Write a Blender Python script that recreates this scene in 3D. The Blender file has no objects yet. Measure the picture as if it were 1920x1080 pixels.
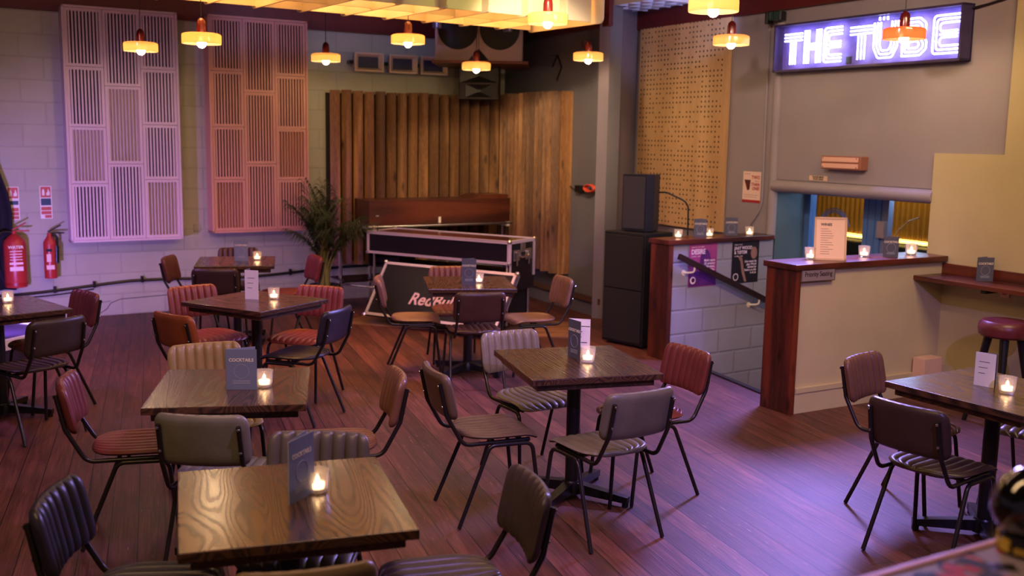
import bpy, bmesh, math, random
from mathutils import Vector, Matrix, Euler
random.seed(11)
PI = math.pi; R = math.radians
S = bpy.context.scene; COL = S.collection
def srgb(r, g, b):
    f = lambda c: (c/255/12.92) if c/255 <= .04045 else ((c/255+.055)/1.055)**2.4
    return (f(r), f(g), f(b), 1)

# ------------------------------------------------------------------ materials
MATS = {}
def mat(name, col, rough=.5, metal=0., spec=.5, noise=0., nscale=8., bump=0., bscale=60., coat=0., emit=None, estr=0., trans=0., ior=1.45, alpha=1.):
    if name in MATS: return MATS[name]
    m = bpy.data.materials.new(name); m.use_nodes = True; MATS[name] = m
    nt = m.node_tree; b = nt.nodes['Principled BSDF']
    c = col if len(col) == 4 else (*col, 1)
    b.inputs['Base Color'].default_value = c
    b.inputs['Roughness'].default_value = rough; b.inputs['Metallic'].default_value = metal
    b.inputs['Specular IOR Level'].default_value = spec; b.inputs['Coat Weight'].default_value = coat
    b.inputs['Coat Roughness'].default_value = .12
    b.inputs['Transmission Weight'].default_value = trans; b.inputs['IOR'].default_value = ior
    b.inputs['Alpha'].default_value = alpha
    if emit: b.inputs['Emission Color'].default_value = emit; b.inputs['Emission Strength'].default_value = estr
    if noise or bump: tc = nt.nodes.new('ShaderNodeTexCoord')
    if noise:
        n = nt.nodes.new('ShaderNodeTexNoise'); n.inputs['Scale'].default_value = nscale; n.inputs['Detail'].default_value = 5
        nt.links.new(tc.outputs['Object'], n.inputs['Vector'])
        r = nt.nodes.new('ShaderNodeValToRGB'); r.color_ramp.elements[0].position = .3; r.color_ramp.elements[1].position = .7
        r.color_ramp.elements[0].color = tuple(x*(1-noise) for x in c[:3])+(1,)
        r.color_ramp.elements[1].color = tuple(min(1, x*(1+noise)) for x in c[:3])+(1,)
        nt.links.new(n.outputs['Fac'], r.inputs['Fac']); nt.links.new(r.outputs['Color'], b.inputs['Base Color'])
    if bump:
        n2 = nt.nodes.new('ShaderNodeTexNoise'); n2.inputs['Scale'].default_value = bscale; n2.inputs['Detail'].default_value = 3
        nt.links.new(tc.outputs['Object'], n2.inputs['Vector'])
        bp = nt.nodes.new('ShaderNodeBump'); bp.inputs['Strength'].default_value = bump; bp.inputs['Distance'].default_value = .01
        nt.links.new(n2.outputs['Fac'], bp.inputs['Height']); nt.links.new(bp.outputs['Normal'], b.inputs['Normal'])
    return m

def wood(name, dark, light, axis='X', scale=1., rough=.35, coat=0., ring=6., dist=3., rand=.0, knots=False):
    """grain runs along axis (object space)"""
    if name in MATS: return MATS[name]
    m = bpy.data.materials.new(name); m.use_nodes = True; MATS[name] = m
    nt = m.node_tree; N = nt.nodes; L = nt.links; b = N['Principled BSDF']
    b.inputs['Roughness'].default_value = rough; b.inputs['Coat Weight'].default_value = coat; b.inputs['Coat Roughness'].default_value = .2
    tc = N.new('ShaderNodeTexCoord'); oi = N.new('ShaderNodeObjectInfo')
    mp = N.new('ShaderNodeMapping'); sc = [scale*1.]*3; sc['XYZ'.index(axis)] = scale*.12
    mp.inputs['Scale'].default_value = sc
    L.new(tc.outputs['Object'], mp.inputs['Vector'])
    ad = N.new('ShaderNodeVectorMath'); ad.operation = 'MULTIPLY_ADD'; ad.inputs[1].default_value = (7.3, 5.1, 9.7)
    cx = N.new('ShaderNodeCombineXYZ')
    for i in range(3): L.new(oi.outputs['Random'], cx.inputs[i])
    L.new(cx.outputs[0], ad.inputs[0]); L.new(mp.outputs[0], ad.inputs[2])
    n = N.new('ShaderNodeTexNoise'); n.inputs['Scale'].default_value = ring*.5; n.inputs['Detail'].default_value = 2; n.inputs['Distortion'].default_value = .6
    L.new(ad.outputs[0], n.inputs['Vector'])
    mu = N.new('ShaderNodeMath'); mu.operation = 'MULTIPLY'; mu.inputs[1].default_value = dist*6
    L.new(n.outputs['Fac'], mu.inputs[0])
    si = N.new('ShaderNodeMath'); si.operation = 'SINE'; L.new(mu.outputs[0], si.inputs[0])
    ma = N.new('ShaderNodeMapRange'); ma.inputs[1].default_value = -1; ma.inputs[2].default_value = 1
    L.new(si.outputs[0], ma.inputs[0])
    f = N.new('ShaderNodeTexNoise'); f.inputs['Scale'].default_value = max(ring, 4)*14; f.inputs['Detail'].default_value = 3
    L.new(ad.outputs[0], f.inputs['Vector'])
    mx = N.new('ShaderNodeMix'); mx.data_type = 'FLOAT'; mx.inputs[0].default_value = .5
    L.new(ma.outputs[0], mx.inputs[2]); L.new(f.outputs['Fac'], mx.inputs[3])
    r = N.new('ShaderNodeValToRGB'); r.color_ramp.elements[0].color = dark; r.color_ramp.elements[1].color = light
    r.color_ramp.elements[0].position = .2; r.color_ramp.elements[1].position = .8
    L.new(mx.outputs[0], r.inputs['Fac'])
    out = r.outputs['Color']
    if knots:
        v = N.new('ShaderNodeTexVoronoi'); v.inputs['Scale'].default_value = 3.2; v.inputs['Randomness'].default_value = 1
        kp = N.new('ShaderNodeMapping'); ks = [2.4]*3; ks['XYZ'.index(axis)] = .8; kp.inputs['Scale'].default_value = ks
        ad2 = N.new('ShaderNodeVectorMath'); ad2.operation = 'MULTIPLY_ADD'; ad2.inputs[1].default_value = (7.3, 5.1, 9.7)
        L.new(tc.outputs['Object'], kp.inputs[0]); L.new(cx.outputs[0], ad2.inputs[0]); L.new(kp.outputs[0], ad2.inputs[2])
        L.new(ad2.outputs[0], v.inputs['Vector'])
        kr = N.new('ShaderNodeMapRange'); kr.inputs[1].default_value = .06; kr.inputs[2].default_value = .2; kr.inputs[3].default_value = .25; kr.inputs[4].default_value = 1
        L.new(v.outputs['Distance'], kr.inputs[0])
        km = N.new('ShaderNodeMix'); km.data_type = 'RGBA'; km.blend_type = 'MULTIPLY'; km.inputs[0].default_value = 1
        L.new(out, km.inputs[6]); L.new(kr.outputs[0], km.inputs[7]); out = km.outputs[2]
    if rand:
        rr = N.new('ShaderNodeMapRange'); rr.inputs[3].default_value = 1-rand; rr.inputs[4].default_value = 1+rand
        L.new(oi.outputs['Random'], rr.inputs[0])
        rm = N.new('ShaderNodeMix'); rm.data_type = 'RGBA'; rm.blend_type = 'MULTIPLY'; rm.inputs[0].default_value = 1
        L.new(out, rm.inputs[6]); L.new(rr.outputs[0], rm.inputs[7]); out = rm.outputs[2]
    L.new(out, b.inputs['Base Color'])
    ro = N.new('ShaderNodeMapRange'); ro.inputs[3].default_value = rough+.12; ro.inputs[4].default_value = max(.05, rough-.05); L.new(mx.outputs[0], ro.inputs[0]); L.new(ro.outputs[0], b.inputs['Roughness'])
    bp = N.new('ShaderNodeBump'); bp.inputs['Strength'].default_value = .015; bp.inputs['Distance'].default_value = .0003
    L.new(mx.outputs[0], bp.inputs['Height']); L.new(bp.outputs[0], b.inputs['Normal'])
    return m

def block_wall(name, c1, rough=.55, bw=.44, bh=.22, rot=0., mortar=.012, depth=.25, tint=None, crack=False):
    m = bpy.data.materials.new(name); m.use_nodes = True; MATS[name] = m
    nt = m.node_tree; N = nt.nodes; L = nt.links; b = N['Principled BSDF']; b.inputs['Roughness'].default_value = rough
    tc = N.new('ShaderNodeTexCoord'); sx = N.new('ShaderNodeSeparateXYZ'); cx = N.new('ShaderNodeCombineXYZ')
    L.new(tc.outputs['Object'], sx.inputs[0]); L.new(sx.outputs['X'], cx.inputs['X']); L.new(sx.outputs['Z'], cx.inputs['Y'])
    br = N.new('ShaderNodeTexBrick'); br.inputs['Scale'].default_value = 1; br.inputs['Brick Width'].default_value = bw; br.inputs['Row Height'].default_value = bh
    br.inputs['Mortar Size'].default_value = mortar; br.inputs['Mortar Smooth'].default_value = .6
    br.inputs['Color1'].default_value = c1; br.inputs['Color2'].default_value = tuple(x*.95 for x in c1[:3])+(1,)
    br.inputs['Mortar'].default_value = tuple(x*.86 for x in c1[:3])+(1,)
    L.new(cx.outputs[0], br.inputs['Vector'])
    n = N.new('ShaderNodeTexNoise'); n.inputs['Scale'].default_value = 3; n.inputs['Detail'].default_value = 6
    L.new(tc.outputs['Object'], n.inputs['Vector'])
    mr = N.new('ShaderNodeMapRange'); mr.inputs[3].default_value = .82; mr.inputs[4].default_value = 1.12; L.new(n.outputs['Fac'], mr.inputs[0])
    mx = N.new('ShaderNodeMix'); mx.data_type = 'RGBA'; mx.blend_type = 'MULTIPLY'; mx.inputs[0].default_value = 1
    L.new(br.outputs['Color'], mx.inputs[6]); L.new(mr.outputs[0], mx.inputs[7]); L.new(mx.outputs[2], b.inputs['Base Color'])
    n2 = N.new('ShaderNodeTexNoise'); n2.inputs['Scale'].default_value = 45; L.new(tc.outputs['Object'], n2.inputs['Vector'])
    ma = N.new('ShaderNodeMath'); ma.operation = 'MULTIPLY_ADD'; ma.inputs[1].default_value = -1.0
    L.new(br.outputs['Fac'], ma.inputs[0])
    m3 = N.new('ShaderNodeMath'); m3.operation = 'MULTIPLY'; m3.inputs[1].default_value = .25; L.new(n2.outputs['Fac'], m3.inputs[0]); L.new(m3.outputs[0], ma.inputs[2])
    bp = N.new('ShaderNodeBump'); bp.inputs['Strength'].default_value = depth; bp.inputs['Distance'].default_value = .01
    L.new(ma.outputs[0], bp.inputs['Height']); L.new(bp.outputs[0], b.inputs['Normal'])
    return m

def floor_mat():
    m = bpy.data.materials.new('stained_floorboards'); m.use_nodes = True
    nt = m.node_tree; N = nt.nodes; L = nt.links; b = N['Principled BSDF']
    tc = N.new('ShaderNodeTexCoord'); mp = N.new('ShaderNodeMapping'); mp.inputs['Rotation'].default_value = (0, 0, R(70.7))
    L.new(tc.outputs['Object'], mp.inputs['Vector'])
    br = N.new('ShaderNodeTexBrick'); br.inputs['Scale'].default_value = 1; br.inputs['Brick Width'].default_value = 2.7; br.inputs['Row Height'].default_value = .128
    br.inputs['Mortar Size'].default_value = .003; br.inputs['Mortar Smooth'].default_value = .3; br.offset = .37; br.squash = 1
    br.inputs['Color1'].default_value = (0, 0, 0, 1); br.inputs['Color2'].default_value = (1, 1, 1, 1); br.inputs['Mortar'].default_value = (0, 0, 0, 1)
    L.new(mp.outputs[0], br.inputs['Vector'])
    # per-plank offset
    sx = N.new('ShaderNodeSeparateXYZ'); L.new(mp.outputs[0], sx.inputs[0])
    dv = N.new('ShaderNodeMath'); dv.operation = 'DIVIDE'; dv.inputs[1].default_value = .128; L.new(sx.outputs['Y'], dv.inputs[0])
    fl = N.new('ShaderNodeMath'); fl.operation = 'FLOOR'; L.new(dv.outputs[0], fl.inputs[0])
    wn = N.new('ShaderNodeTexWhiteNoise'); wn.noise_dimensions = '1D'; L.new(fl.outputs[0], wn.inputs['W'])
    cx = N.new('ShaderNodeCombineXYZ'); ml = N.new('ShaderNodeMath'); ml.operation = 'MULTIPLY'; ml.inputs[1].default_value = 30
    L.new(wn.outputs['Value'], ml.inputs[0]); L.new(ml.outputs[0], cx.inputs['X']); L.new(ml.outputs[0], cx.inputs['Z'])
    ad = N.new('ShaderNodeVectorMath'); L.new(mp.outputs[0], ad.inputs[0]); L.new(cx.outputs[0], ad.inputs[1])
    g = N.new('ShaderNodeMapping'); g.inputs['Scale'].default_value = (1.1, 11, 1); L.new(ad.outputs[0], g.inputs[0])
    n = N.new('ShaderNodeTexNoise'); n.inputs['Scale'].default_value = 2.2; n.inputs['Detail'].default_value = 6; n.inputs['Distortion'].default_value = .8; L.new(g.outputs[0], n.inputs['Vector'])
    g2 = N.new('ShaderNodeMapping'); g2.inputs['Scale'].default_value = (2.5, 70, 1); L.new(ad.outputs[0], g2.inputs[0])
    n2 = N.new('ShaderNodeTexNoise'); n2.inputs['Scale'].default_value = 1.5; n2.inputs['Detail'].default_value = 4; L.new(g2.outputs[0], n2.inputs['Vector'])
    n3 = N.new('ShaderNodeTexNoise'); n3.inputs['Scale'].default_value = .9; n3.inputs['Detail'].default_value = 5; L.new(tc.outputs['Object'], n3.inputs['Vector'])
    r = N.new('ShaderNodeValToRGB'); e = r.color_ramp.elements
    e[0].position = .28; e[0].color = srgb(38, 18, 16); e[1].position = .76; e[1].color = srgb(138, 82, 66)
    k = e.new(.5); k.color = srgb(86, 46, 38)
    mx = N.new('ShaderNodeMix'); mx.data_type = 'FLOAT'; mx.inputs[0].default_value = .4; L.new(n.outputs['Fac'], mx.inputs[2]); L.new(n2.outputs['Fac'], mx.inputs[3])
    mx2 = N.new('ShaderNodeMix'); mx2.data_type = 'FLOAT'; mx2.inputs[0].default_value = .3; L.new(mx.outputs[0], mx2.inputs[2]); L.new(n3.outputs['Fac'], mx2.inputs[3])
    a2 = N.new('ShaderNodeMapRange'); a2.inputs[3].default_value = -.09; a2.inputs[4].default_value = .09; L.new(wn.outputs['Value'], a2.inputs[0])
    a3 = N.new('ShaderNodeMath'); a3.operation = 'ADD'; L.new(mx2.outputs[0], a3.inputs[0]); L.new(a2.outputs[0], a3.inputs[1])
    L.new(a3.outputs[0], r.inputs['Fac'])
    dm = N.new('ShaderNodeMix'); dm.data_type = 'RGBA'; dm.blend_type = 'MIX'
    L.new(br.outputs['Fac'], dm.inputs[0]); L.new(r.outputs['Color'], dm.inputs[6]); dm.inputs[7].default_value = srgb(20, 8, 7)
    # pale scuffs worn through the stain along the grain
    sc = N.new('ShaderNodeMapping'); sc.inputs['Scale'].default_value = (3.2, 42, 1); L.new(ad.outputs[0], sc.inputs[0])
    n4 = N.new('ShaderNodeTexNoise'); n4.inputs['Scale'].default_value = 2.6; n4.inputs['Detail'].default_value = 2; L.new(sc.outputs[0], n4.inputs['Vector'])
    s4 = N.new('ShaderNodeMapRange'); s4.inputs[1].default_value = .70; s4.inputs[2].default_value = .78; s4.inputs[4].default_value = .55; L.new(n4.outputs['Fac'], s4.inputs[0])
    sm = N.new('ShaderNodeMix'); sm.data_type = 'RGBA'; L.new(s4.outputs[0], sm.inputs[0]); L.new(dm.outputs[2], sm.inputs[6]); sm.inputs[7].default_value = srgb(190, 140, 110)
    L.new(sm.outputs[2], b.inputs['Base Color'])
    rr = N.new('ShaderNodeMapRange'); rr.inputs[3].default_value = .42; rr.inputs[4].default_value = .62; L.new(n3.outputs['Fac'], rr.inputs[0]); L.new(rr.outputs[0], b.inputs['Roughness'])
    ma = N.new('ShaderNodeMath'); ma.operation = 'MULTIPLY_ADD'; ma.inputs[1].default_value = -1.2; L.new(br.outputs['Fac'], ma.inputs[0]); L.new(n2.outputs['Fac'], ma.inputs[2])
    bp = N.new('ShaderNodeBump'); bp.inputs['Strength'].default_value = .25; bp.inputs['Distance'].default_value = .004; L.new(ma.outputs[0], bp.inputs['Height']); L.new(bp.outputs[0], b.inputs['Normal'])
    return m

# ------------------------------------------------------------------ mesh builder
class MB:
    def __init__(s): s.bm = bmesh.new()
    def box(s, c, d, rz=0, rx=0, ry=0, bev=0.):
        t = bmesh.ops.create_cube(s.bm, size=1)['verts']
        for v in t: v.co = Vector((v.co.x*d[0], v.co.y*d[1], v.co.z*d[2]))
        if bev:
            es = list({e for v in t for e in v.link_edges})
            bmesh.ops.bevel(s.bm, geom=es, offset=bev, segments=2, affect='EDGES', profile=.6)
            t = [v for v in s.bm.verts if v.index == -1 or v in t] if False else None
        return t
    def add(s, verts, faces, M=None):
        vs = [s.bm.verts.new(M @ Vector(v) if M else Vector(v)) for v in verts]
        for f in faces:
            try: s.bm.faces.new([vs[i] for i in f])
            except ValueError: pass
        return s
    def cube(s, x0, x1, y0, y1, z0, z1, bev=0., M=None):
        b2 = bmesh.new(); t = bmesh.ops.create_cube(b2, size=1)['verts']
        for v in t: v.co = Vector(((x0+x1)/2+v.co.x*(x1-x0), (y0+y1)/2+v.co.y*(y1-y0), (z0+z1)/2+v.co.z*(z1-z0)))
        if bev: bmesh.ops.bevel(b2, geom=list(b2.edges), offset=bev, segments=2, affect='EDGES', profile=.6)
        s._merge(b2, M); return s
    def _merge(s, b2, M=None):
        b2.verts.index_update()
        s.add([v.co.copy() for v in b2.verts], [[v.index for v in f.verts] for f in b2.faces], M); b2.free()
    def tube(s, path, r, n=8, closed=False, M=None, r2=None):
        P = [Vector(p) for p in path]; k = len(P); rings = []
        up = None
        for i in range(k):
            a = P[(i-1) % k] if (closed or i) else P[i]; b = P[(i+1) % k] if (closed or i < k-1) else P[i]
            t = (b-a).normalized() if (b-a).length > 1e-9 else Vector((0, 0, 1))
            if up is None:
                up = Vector((0, 0, 1)) if abs(t.z) < .9 else Vector((1, 0, 0))
            u = (up - t*up.dot(t))
            u = u.normalized() if u.length > 1e-6 else t.orthogonal().normalized()
            up = u; w = t.cross(u); rad = r if r2 is None else r+(r2-r)*i/(k-1)
            rings.append([P[i]+(u*math.cos(2*PI*j/n)+w*math.sin(2*PI*j/n))*rad for j in range(n)])
        vs = [v for ring in rings for v in ring]; fs = []
        for i in range(k if closed else k-1):
            for j in range(n): fs.append((i*n+j, i*n+(j+1) % n, ((i+1) % k)*n+(j+1) % n, ((i+1) % k)*n+j))
        if not closed: fs += [tuple(range(n))[::-1], tuple((k-1)*n+j for j in range(n))]
        return s.add(vs, fs, M)
    def lathe(s, prof, n=24, c=(0, 0, 0), M=None, cap=True):
        vs = []; fs = []
        for r, z in prof:
            for j in range(n): vs.append((c[0]+r*math.cos(2*PI*j/n), c[1]+r*math.sin(2*PI*j/n), c[2]+z))
        for i in range(len(prof)-1):
            for j in range(n): fs.append((i*n+j, i*n+(j+1) % n, (i+1)*n+(j+1) % n, (i+1)*n+j))
        if cap: fs += [tuple(range(n))[::-1], tuple((len(prof)-1)*n+j for j in range(n))]
        return s.add(vs, fs, M)
    def prism(s, poly, z0, z1, M=None):
        n = len(poly); vs = [(x, y, z0) for x, y in poly]+[(x, y, z1) for x, y in poly]
        return s.add(vs, [tuple(range(n))[::-1], tuple(range(n, 2*n))]+[(i, (i+1) % n, n+(i+1) % n, n+i) for i in range(n)], M)
    def mesh(s, name):
        bmesh.ops.recalc_face_normals(s.bm, faces=s.bm.faces); me = bpy.data.meshes.new(name); s.bm.to_mesh(me); s.bm.free(); return me
    def build(s, name, m=None, parent=None, smooth=False, loc=None, rot=None):
        o = bpy.data.objects.new(name, s.mesh(name)); return finish(o, m, parent, smooth, loc, rot)
def finish(o, m=None, parent=None, smooth=False, loc=None, rot=None):
    COL.objects.link(o)
    if m:
        for x in (m if isinstance(m, list) else [m]): o.data.materials.append(x)
    if smooth:
        me = o.data
        me.polygons.foreach_set('use_smooth', [True]*len(me.polygons))
        me.set_sharp_from_angle(angle=R(38))
    if parent: o.parent = parent
    if loc is not None: o.location = loc
    if rot is not None: o.rotation_euler = rot
    return o
def tag(o, label=None, cat=None, group=None, kind=None):
    if label: o['label'] = label
    if cat: o['category'] = cat
    if group: o['group'] = group
    if kind: o['kind'] = kind
    return o
def thing(name, loc, rz, label, cat, group=None):
    o = bpy.data.objects.new(name, None); COL.objects.link(o); o.empty_display_size = .1
    o.location = loc; o.rotation_euler = (0, 0, rz); return tag(o, label, cat, group)
def copy_tree(o, parent=None):
    c = o.copy(); COL.objects.link(c)
    if parent: c.parent = parent
    for ch in list(o.children): copy_tree(ch, c)
    return c
def struct(o): return tag(o, kind='structure')
def fillet(pts, rad, seg=6):
    P = [Vector(p) for p in pts]; out = [P[0]]
    for i in range(1, len(P)-1):
        a, b, c = P[i-1], P[i], P[i+1]
        d1 = (a-b); d2 = (c-b); ang = d1.angle(d2)
        t = min(rad/math.tan(ang/2), d1.length*.49, d2.length*.49)
        p1 = b+d1.normalized()*t; p2 = b+d2.normalized()*t
        for k in range(seg+1):
            u = k/seg; out.append((1-u)**2*p1+2*u*(1-u)*b+u*u*p2)
    return out+[P[-1]]
def text(name, body, size, m, parent, M, ext=.0008, align='LEFT', shear=0., bold=0., sx=1.):
    cu = bpy.data.curves.new(name, 'FONT'); cu.body = body; cu.size = size; cu.extrude = ext; cu.align_x = align; cu.shear = shear; cu.offset = bold
    cu.space_line = .95
    cu.resolution_u = 3
    t = bpy.data.objects.new(name, cu); me = bpy.data.meshes.new_from_object(t); me.name = name
    bpy.data.objects.remove(t)
    me.transform(M @ Matrix.Diagonal((sx, 1, 1, 1)))
    o = bpy.data.objects.new(name, me); return finish(o, m, parent)
def face_M(x, y, z): return Matrix.Translation((x, y, z)) @ Matrix.Rotation(PI/2, 4, 'X')   # text upright, facing -y

# ------------------------------------------------------------------ wall frames: local x runs along the wall, y into it
WL = ((-4.316, 10.608), R(31)); WB = ((-.136, 13.12), R(-63)); WR = ((2.45, 9.6), math.atan2(-.8749, .4843))
WS = ((1.38, 8.9), math.atan2(.5474, .8368)); WH = ((2.0, 7.15), math.atan2(.4873, .8733))
def W(w, s, y=0., z=0.):
    (ox, oy), a = w; c, sn = math.cos(a), math.sin(a)
    return Vector((ox+c*s-sn*y, oy+sn*s+c*y, z))

# shared materials
M_black = mat('black_steel', srgb(24, 21, 20), .35, .0, .5)
M_tube = mat('bronze_black_tube', srgb(40, 34, 29), .3, .35, .5)
M_chrome = mat('chrome', (.75, .75, .75), .15, 1.)
M_alu = mat('brushed_aluminium', (.72, .69, .67), .3, 1.)
M_white = mat('white_card', srgb(232, 226, 214), .6)
M_cream = mat('cream_paint', srgb(226, 214, 190), .5)
M_red_beam = mat('dark_red_paint', srgb(92, 26, 24), .5, noise=.15)
M_ceil = mat('ceiling_dark', srgb(46, 30, 34), .8)
M_tabletop = wood('dark_oak_top', srgb(40, 25, 17), srgb(88, 58, 37), 'Y', 3.0, .22, .45, 2.4, 30)
M_ledge = wood('dark_stained_pine', srgb(50, 18, 12), srgb(104, 44, 26), 'X', 2.5, .3, .2, 5, 2)
M_ledge_v = wood('dark_stained_pine_upright', srgb(50, 18, 12), srgb(118, 50, 28), 'Z', 2.5, .35, .1, 5, 2, knots=True)
M_slat = wood('knotty_pine_slats', srgb(112, 74, 42), srgb(196, 142, 86), 'Z', 2.2, .5, 0, 4, 1.6, .34, True)
M_ply = wood('plywood', srgb(190, 150, 100), srgb(222, 184, 132), 'Z', 1.2, .5, 0, 3, 2)
M_mahog = wood('mahogany', srgb(58, 26, 18), srgb(104, 52, 34), 'X', 2., .3, .2, 4, 2)
M_menu = mat('blue_grey_card', srgb(112, 120, 138), .45)
M_menu_dark = mat('dark_grey_card', srgb(88, 88, 98), .45)
M_ink = mat('printed_cream', srgb(228, 214, 188), .6)
M_inkfaint = mat('printed_faint', srgb(148, 152, 162), .6)
M_inkdark = mat('printed_dark', srgb(40, 36, 34), .6)
M_inkred = mat('printed_red', srgb(176, 40, 40), .6)
M_candleglass = mat('cut_candle_glass', (1, .95, .93), .25, trans=.85, ior=1.3)
M_flame = mat('candle_glow', (1, .7, .35), .5, emit=(1, .62, .28, 1), estr=14)
M_wax = mat('glowing_tealight_wax', srgb(250, 236, 210), .5, emit=(1, .62, .32, 1), estr=5)  # wax emits as well, standing in for the candle's glow in the glass

# ------------------------------------------------------------------ room shell
corner = W(WL, 4.877)
wr_back = W(WR, -2.35)
Lfar = W(WL, -6.0)
fl = MB()
well = [W(WS, .14, .0), W(WS, 1.285, 0), W(WR, 1.66, 0), W(WH, .2, .24)]
def P2(v): return (v.x, v.y)
outer = [(-12, -2.2), (9, -2.2)]
# floor: four convex pieces around the stair well
kA, kB = well[0], well[3]
dk = (kA-kB).normalized()
kA2 = kA+dk*9; kB2 = kB-dk*9.6
fl.add([(-14, -2), P2(kB2)+(0,), P2(kA2)+(0,), (-14, 14)] and [(-14, kB2.y, 0), (kB2.x, kB2.y, 0), (kA2.x, kA2.y, 0), (-14, kA2.y, 0)], [(0, 1, 2, 3)])
fl.add([tuple(kB2), (kB2.x+8, kB2.y, 0), tuple(W(WR, 9, .3)), tuple(well[2]), tuple(kB)], [(0, 1, 2, 3, 4)])
fl.add([tuple(kA), tuple(well[1]), tuple(W(WR, -3.5, .3)), tuple(kA2)], [(0, 1, 2, 3)])
floor = struct(fl.build('floor', floor_mat()))
M_left = block_wall('painted_block_left', srgb(172, 170, 148))
def wallobj(name, w, s0, s1, z0, z1, m, th=.15, ):
    o = MB().cube(s0, s1, 0, th, z0, z1).build(name, m); o.location = W(w, 0); o.rotation_euler = (0, 0, w[1]); return struct(o)
wallobj('wall_left', WL, -6, 4.877+.1, -.02, 3.75, M_left)
M_backw = mat('slate_grey_paint', srgb(104, 102, 108), .6, noise=.06, nscale=3, bump=.1)
wallobj('wall_back', WB, -.1, 2.452, -.02, 3.75, M_backw)
pA = W(WB, 2.452); pB = W(WR, -2.27)
pd = (pB-pA); o = MB().cube(0, pd.length+.02, 0, .12, -.02, 3.75).build('wall_pillar', mat('lilac_grey_paint', srgb(120, 112, 122), .6, noise=.05, nscale=3))
o.location = pA; o.rotation_euler = (0, 0, math.atan2(pd.y, pd.x)); struct(o)
M_right = mat('warm_grey_paint', srgb(150, 142, 144), .55, noise=.05, nscale=2.5, bump=.06)
# right wall: behind the perforated board, the boxed bulkhead with a rounded lower lip, and the part beyond the opening
wallobj('wall_right', WR, -2.35, -.03, -.02, 3.75, M_right)
bk = MB(); prof = [(.2, 3.75), (.0, 3.75), (.0, 1.585)]
for k in range(13):
    a = PI/2+PI*1.0*k/12; prof.append((.02+.075*math.cos(a)*1.0, 1.525+.058*math.sin(a)))
prof += [(.2, 1.467)]
n = len(prof)
bk.add([(-.03, y, z) for y, z in prof]+[(1.76, y, z) for y, z in prof], [tuple(range(n)), tuple(range(n, 2*n))[::-1]]+[(i, (i+1) % n, n+(i+1) % n, n+i) for i in range(n)])
bk.cube(1.76, 6, 0, .2, 1.48, 3.75)
o = bk.build('wall_bulkhead', M_right, smooth=True); o.location = W(WR, 0); o.rotation_euler = (0, 0, WR[1]); struct(o)
# rounded vertical corner between board wall and bulkhead
o = MB().tube([(0, 0, 1.03), (0, 0, 3.75)], .05, 16).build('trim_1', M_right, smooth=True); o.location = W(WR, -.05, .015); struct(o)
M_green = mat('sage_cream_paint', srgb(190, 176, 132), .55, noise=.05, nscale=2.5, bump=.06)
g = MB(); poly = [(1.752, -1.2), (6, -1.2), (6, 3.75), (2.36, 3.75), (2.36, 1.865), (1.752, 1.865)]
g.add([(x, -.03, z) for x, z in poly]+[(x, .2, z) for x, z in poly], [tuple(range(6)), tuple(range(6, 12))[::-1]]+[(i, (i+1) % 6, 6+(i+1) % 6, 6+i) for i in range(6)])
o = g.build('wall_right_lower', M_green); o.location = W(WR, 0); o.rotation_euler = (0, 0, WR[1]); struct(o)
# stair block wall and half wall
M_block = block_wall('painted_block_stair', srgb(150, 147, 154), bw=.42, bh=.215, mortar=.014, depth=.5)
wallobj('wall_stair', WS, .02, 1.279, -1.6, 1.025, M_block, .19)
M_half = mat('half_wall_cream', srgb(196, 180, 136), .55, noise=.05, nscale=3, bump=.06)
wallobj('wall_half', WH, .03, 1.6, -1.2, 1.04, M_half, .24)
o = MB().cube(.03, 1.57, -.022, .0, 0, .15).cube(.03, 1.57, -.03, .0, .15, .185).build('baseboard_half', M_half); o.location = W(WH, 0); o.rotation_euler = (0, 0, WH[1]); struct(o)
# hall beyond: teal side wall, rear room floor / ceiling
M_teal = mat('teal_paint', srgb(84, 104, 108), .5)
o = MB().cube(-.02, .0, .02, .46, -1.6, 1.6).build('wall_hall', M_teal); o.location = W(WR, 0); o.rotation_euler = (0, 0, WR[1]); struct(o)
st = MB()
for k in range(7): st.cube(.16+.25*k, .16+.25*(k+1), -1.55, -.02, -1.6, -.17*(k+1))
o = st.build('stairs', mat('stair_tread', srgb(70, 66, 66), .7)); o.location = W(WS, 0, 0); o.rotation_euler = (0, 0, WS[1]); struct(o)
# stair nosing kerb
o = MB().cube(0, (kB-kA).length, -.03, .02, -.17, .012).build('trim_2', M_black); o.location = kA; d = kB-kA; o.rotation_euler = (0, 0, math.atan2(d.y, d.x)); struct(o)
# ceiling and red beams
c = MB().cube(-14, 10, -2.2, 16, 3.7, 3.8).build('ceiling', M_ceil); struct(c)
def beam(name, w, s0, s1, y0, y1, z0, z1):
    o = MB().cube(s0, s1, y0, y1, z0, z1).build(name, M_red_beam); o.location = W(w, 0); o.rotation_euler = (0, 0, w[1]); struct(o)
beam('trim_3', WL, -6, 4.83, -.05, 0, 3.09, 3.7); beam('trim_4', WB, .05, 2.5, -.05, 0, 3.09, 3.7); beam('trim_5', WR, -2.3, 6, -.05, -.0, 3.12, 3.7)
# skirting rail on the back wall
o = MB().cube(.3, 2.43, -.03, 0, .155, .215).build('baseboard_back', wood('skirting_wood', srgb(60, 40, 34), srgb(96, 66, 54), 'X', 2)); o.location = W(WB, 0); o.rotation_euler = (0, 0, WB[1]); struct(o)

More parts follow.
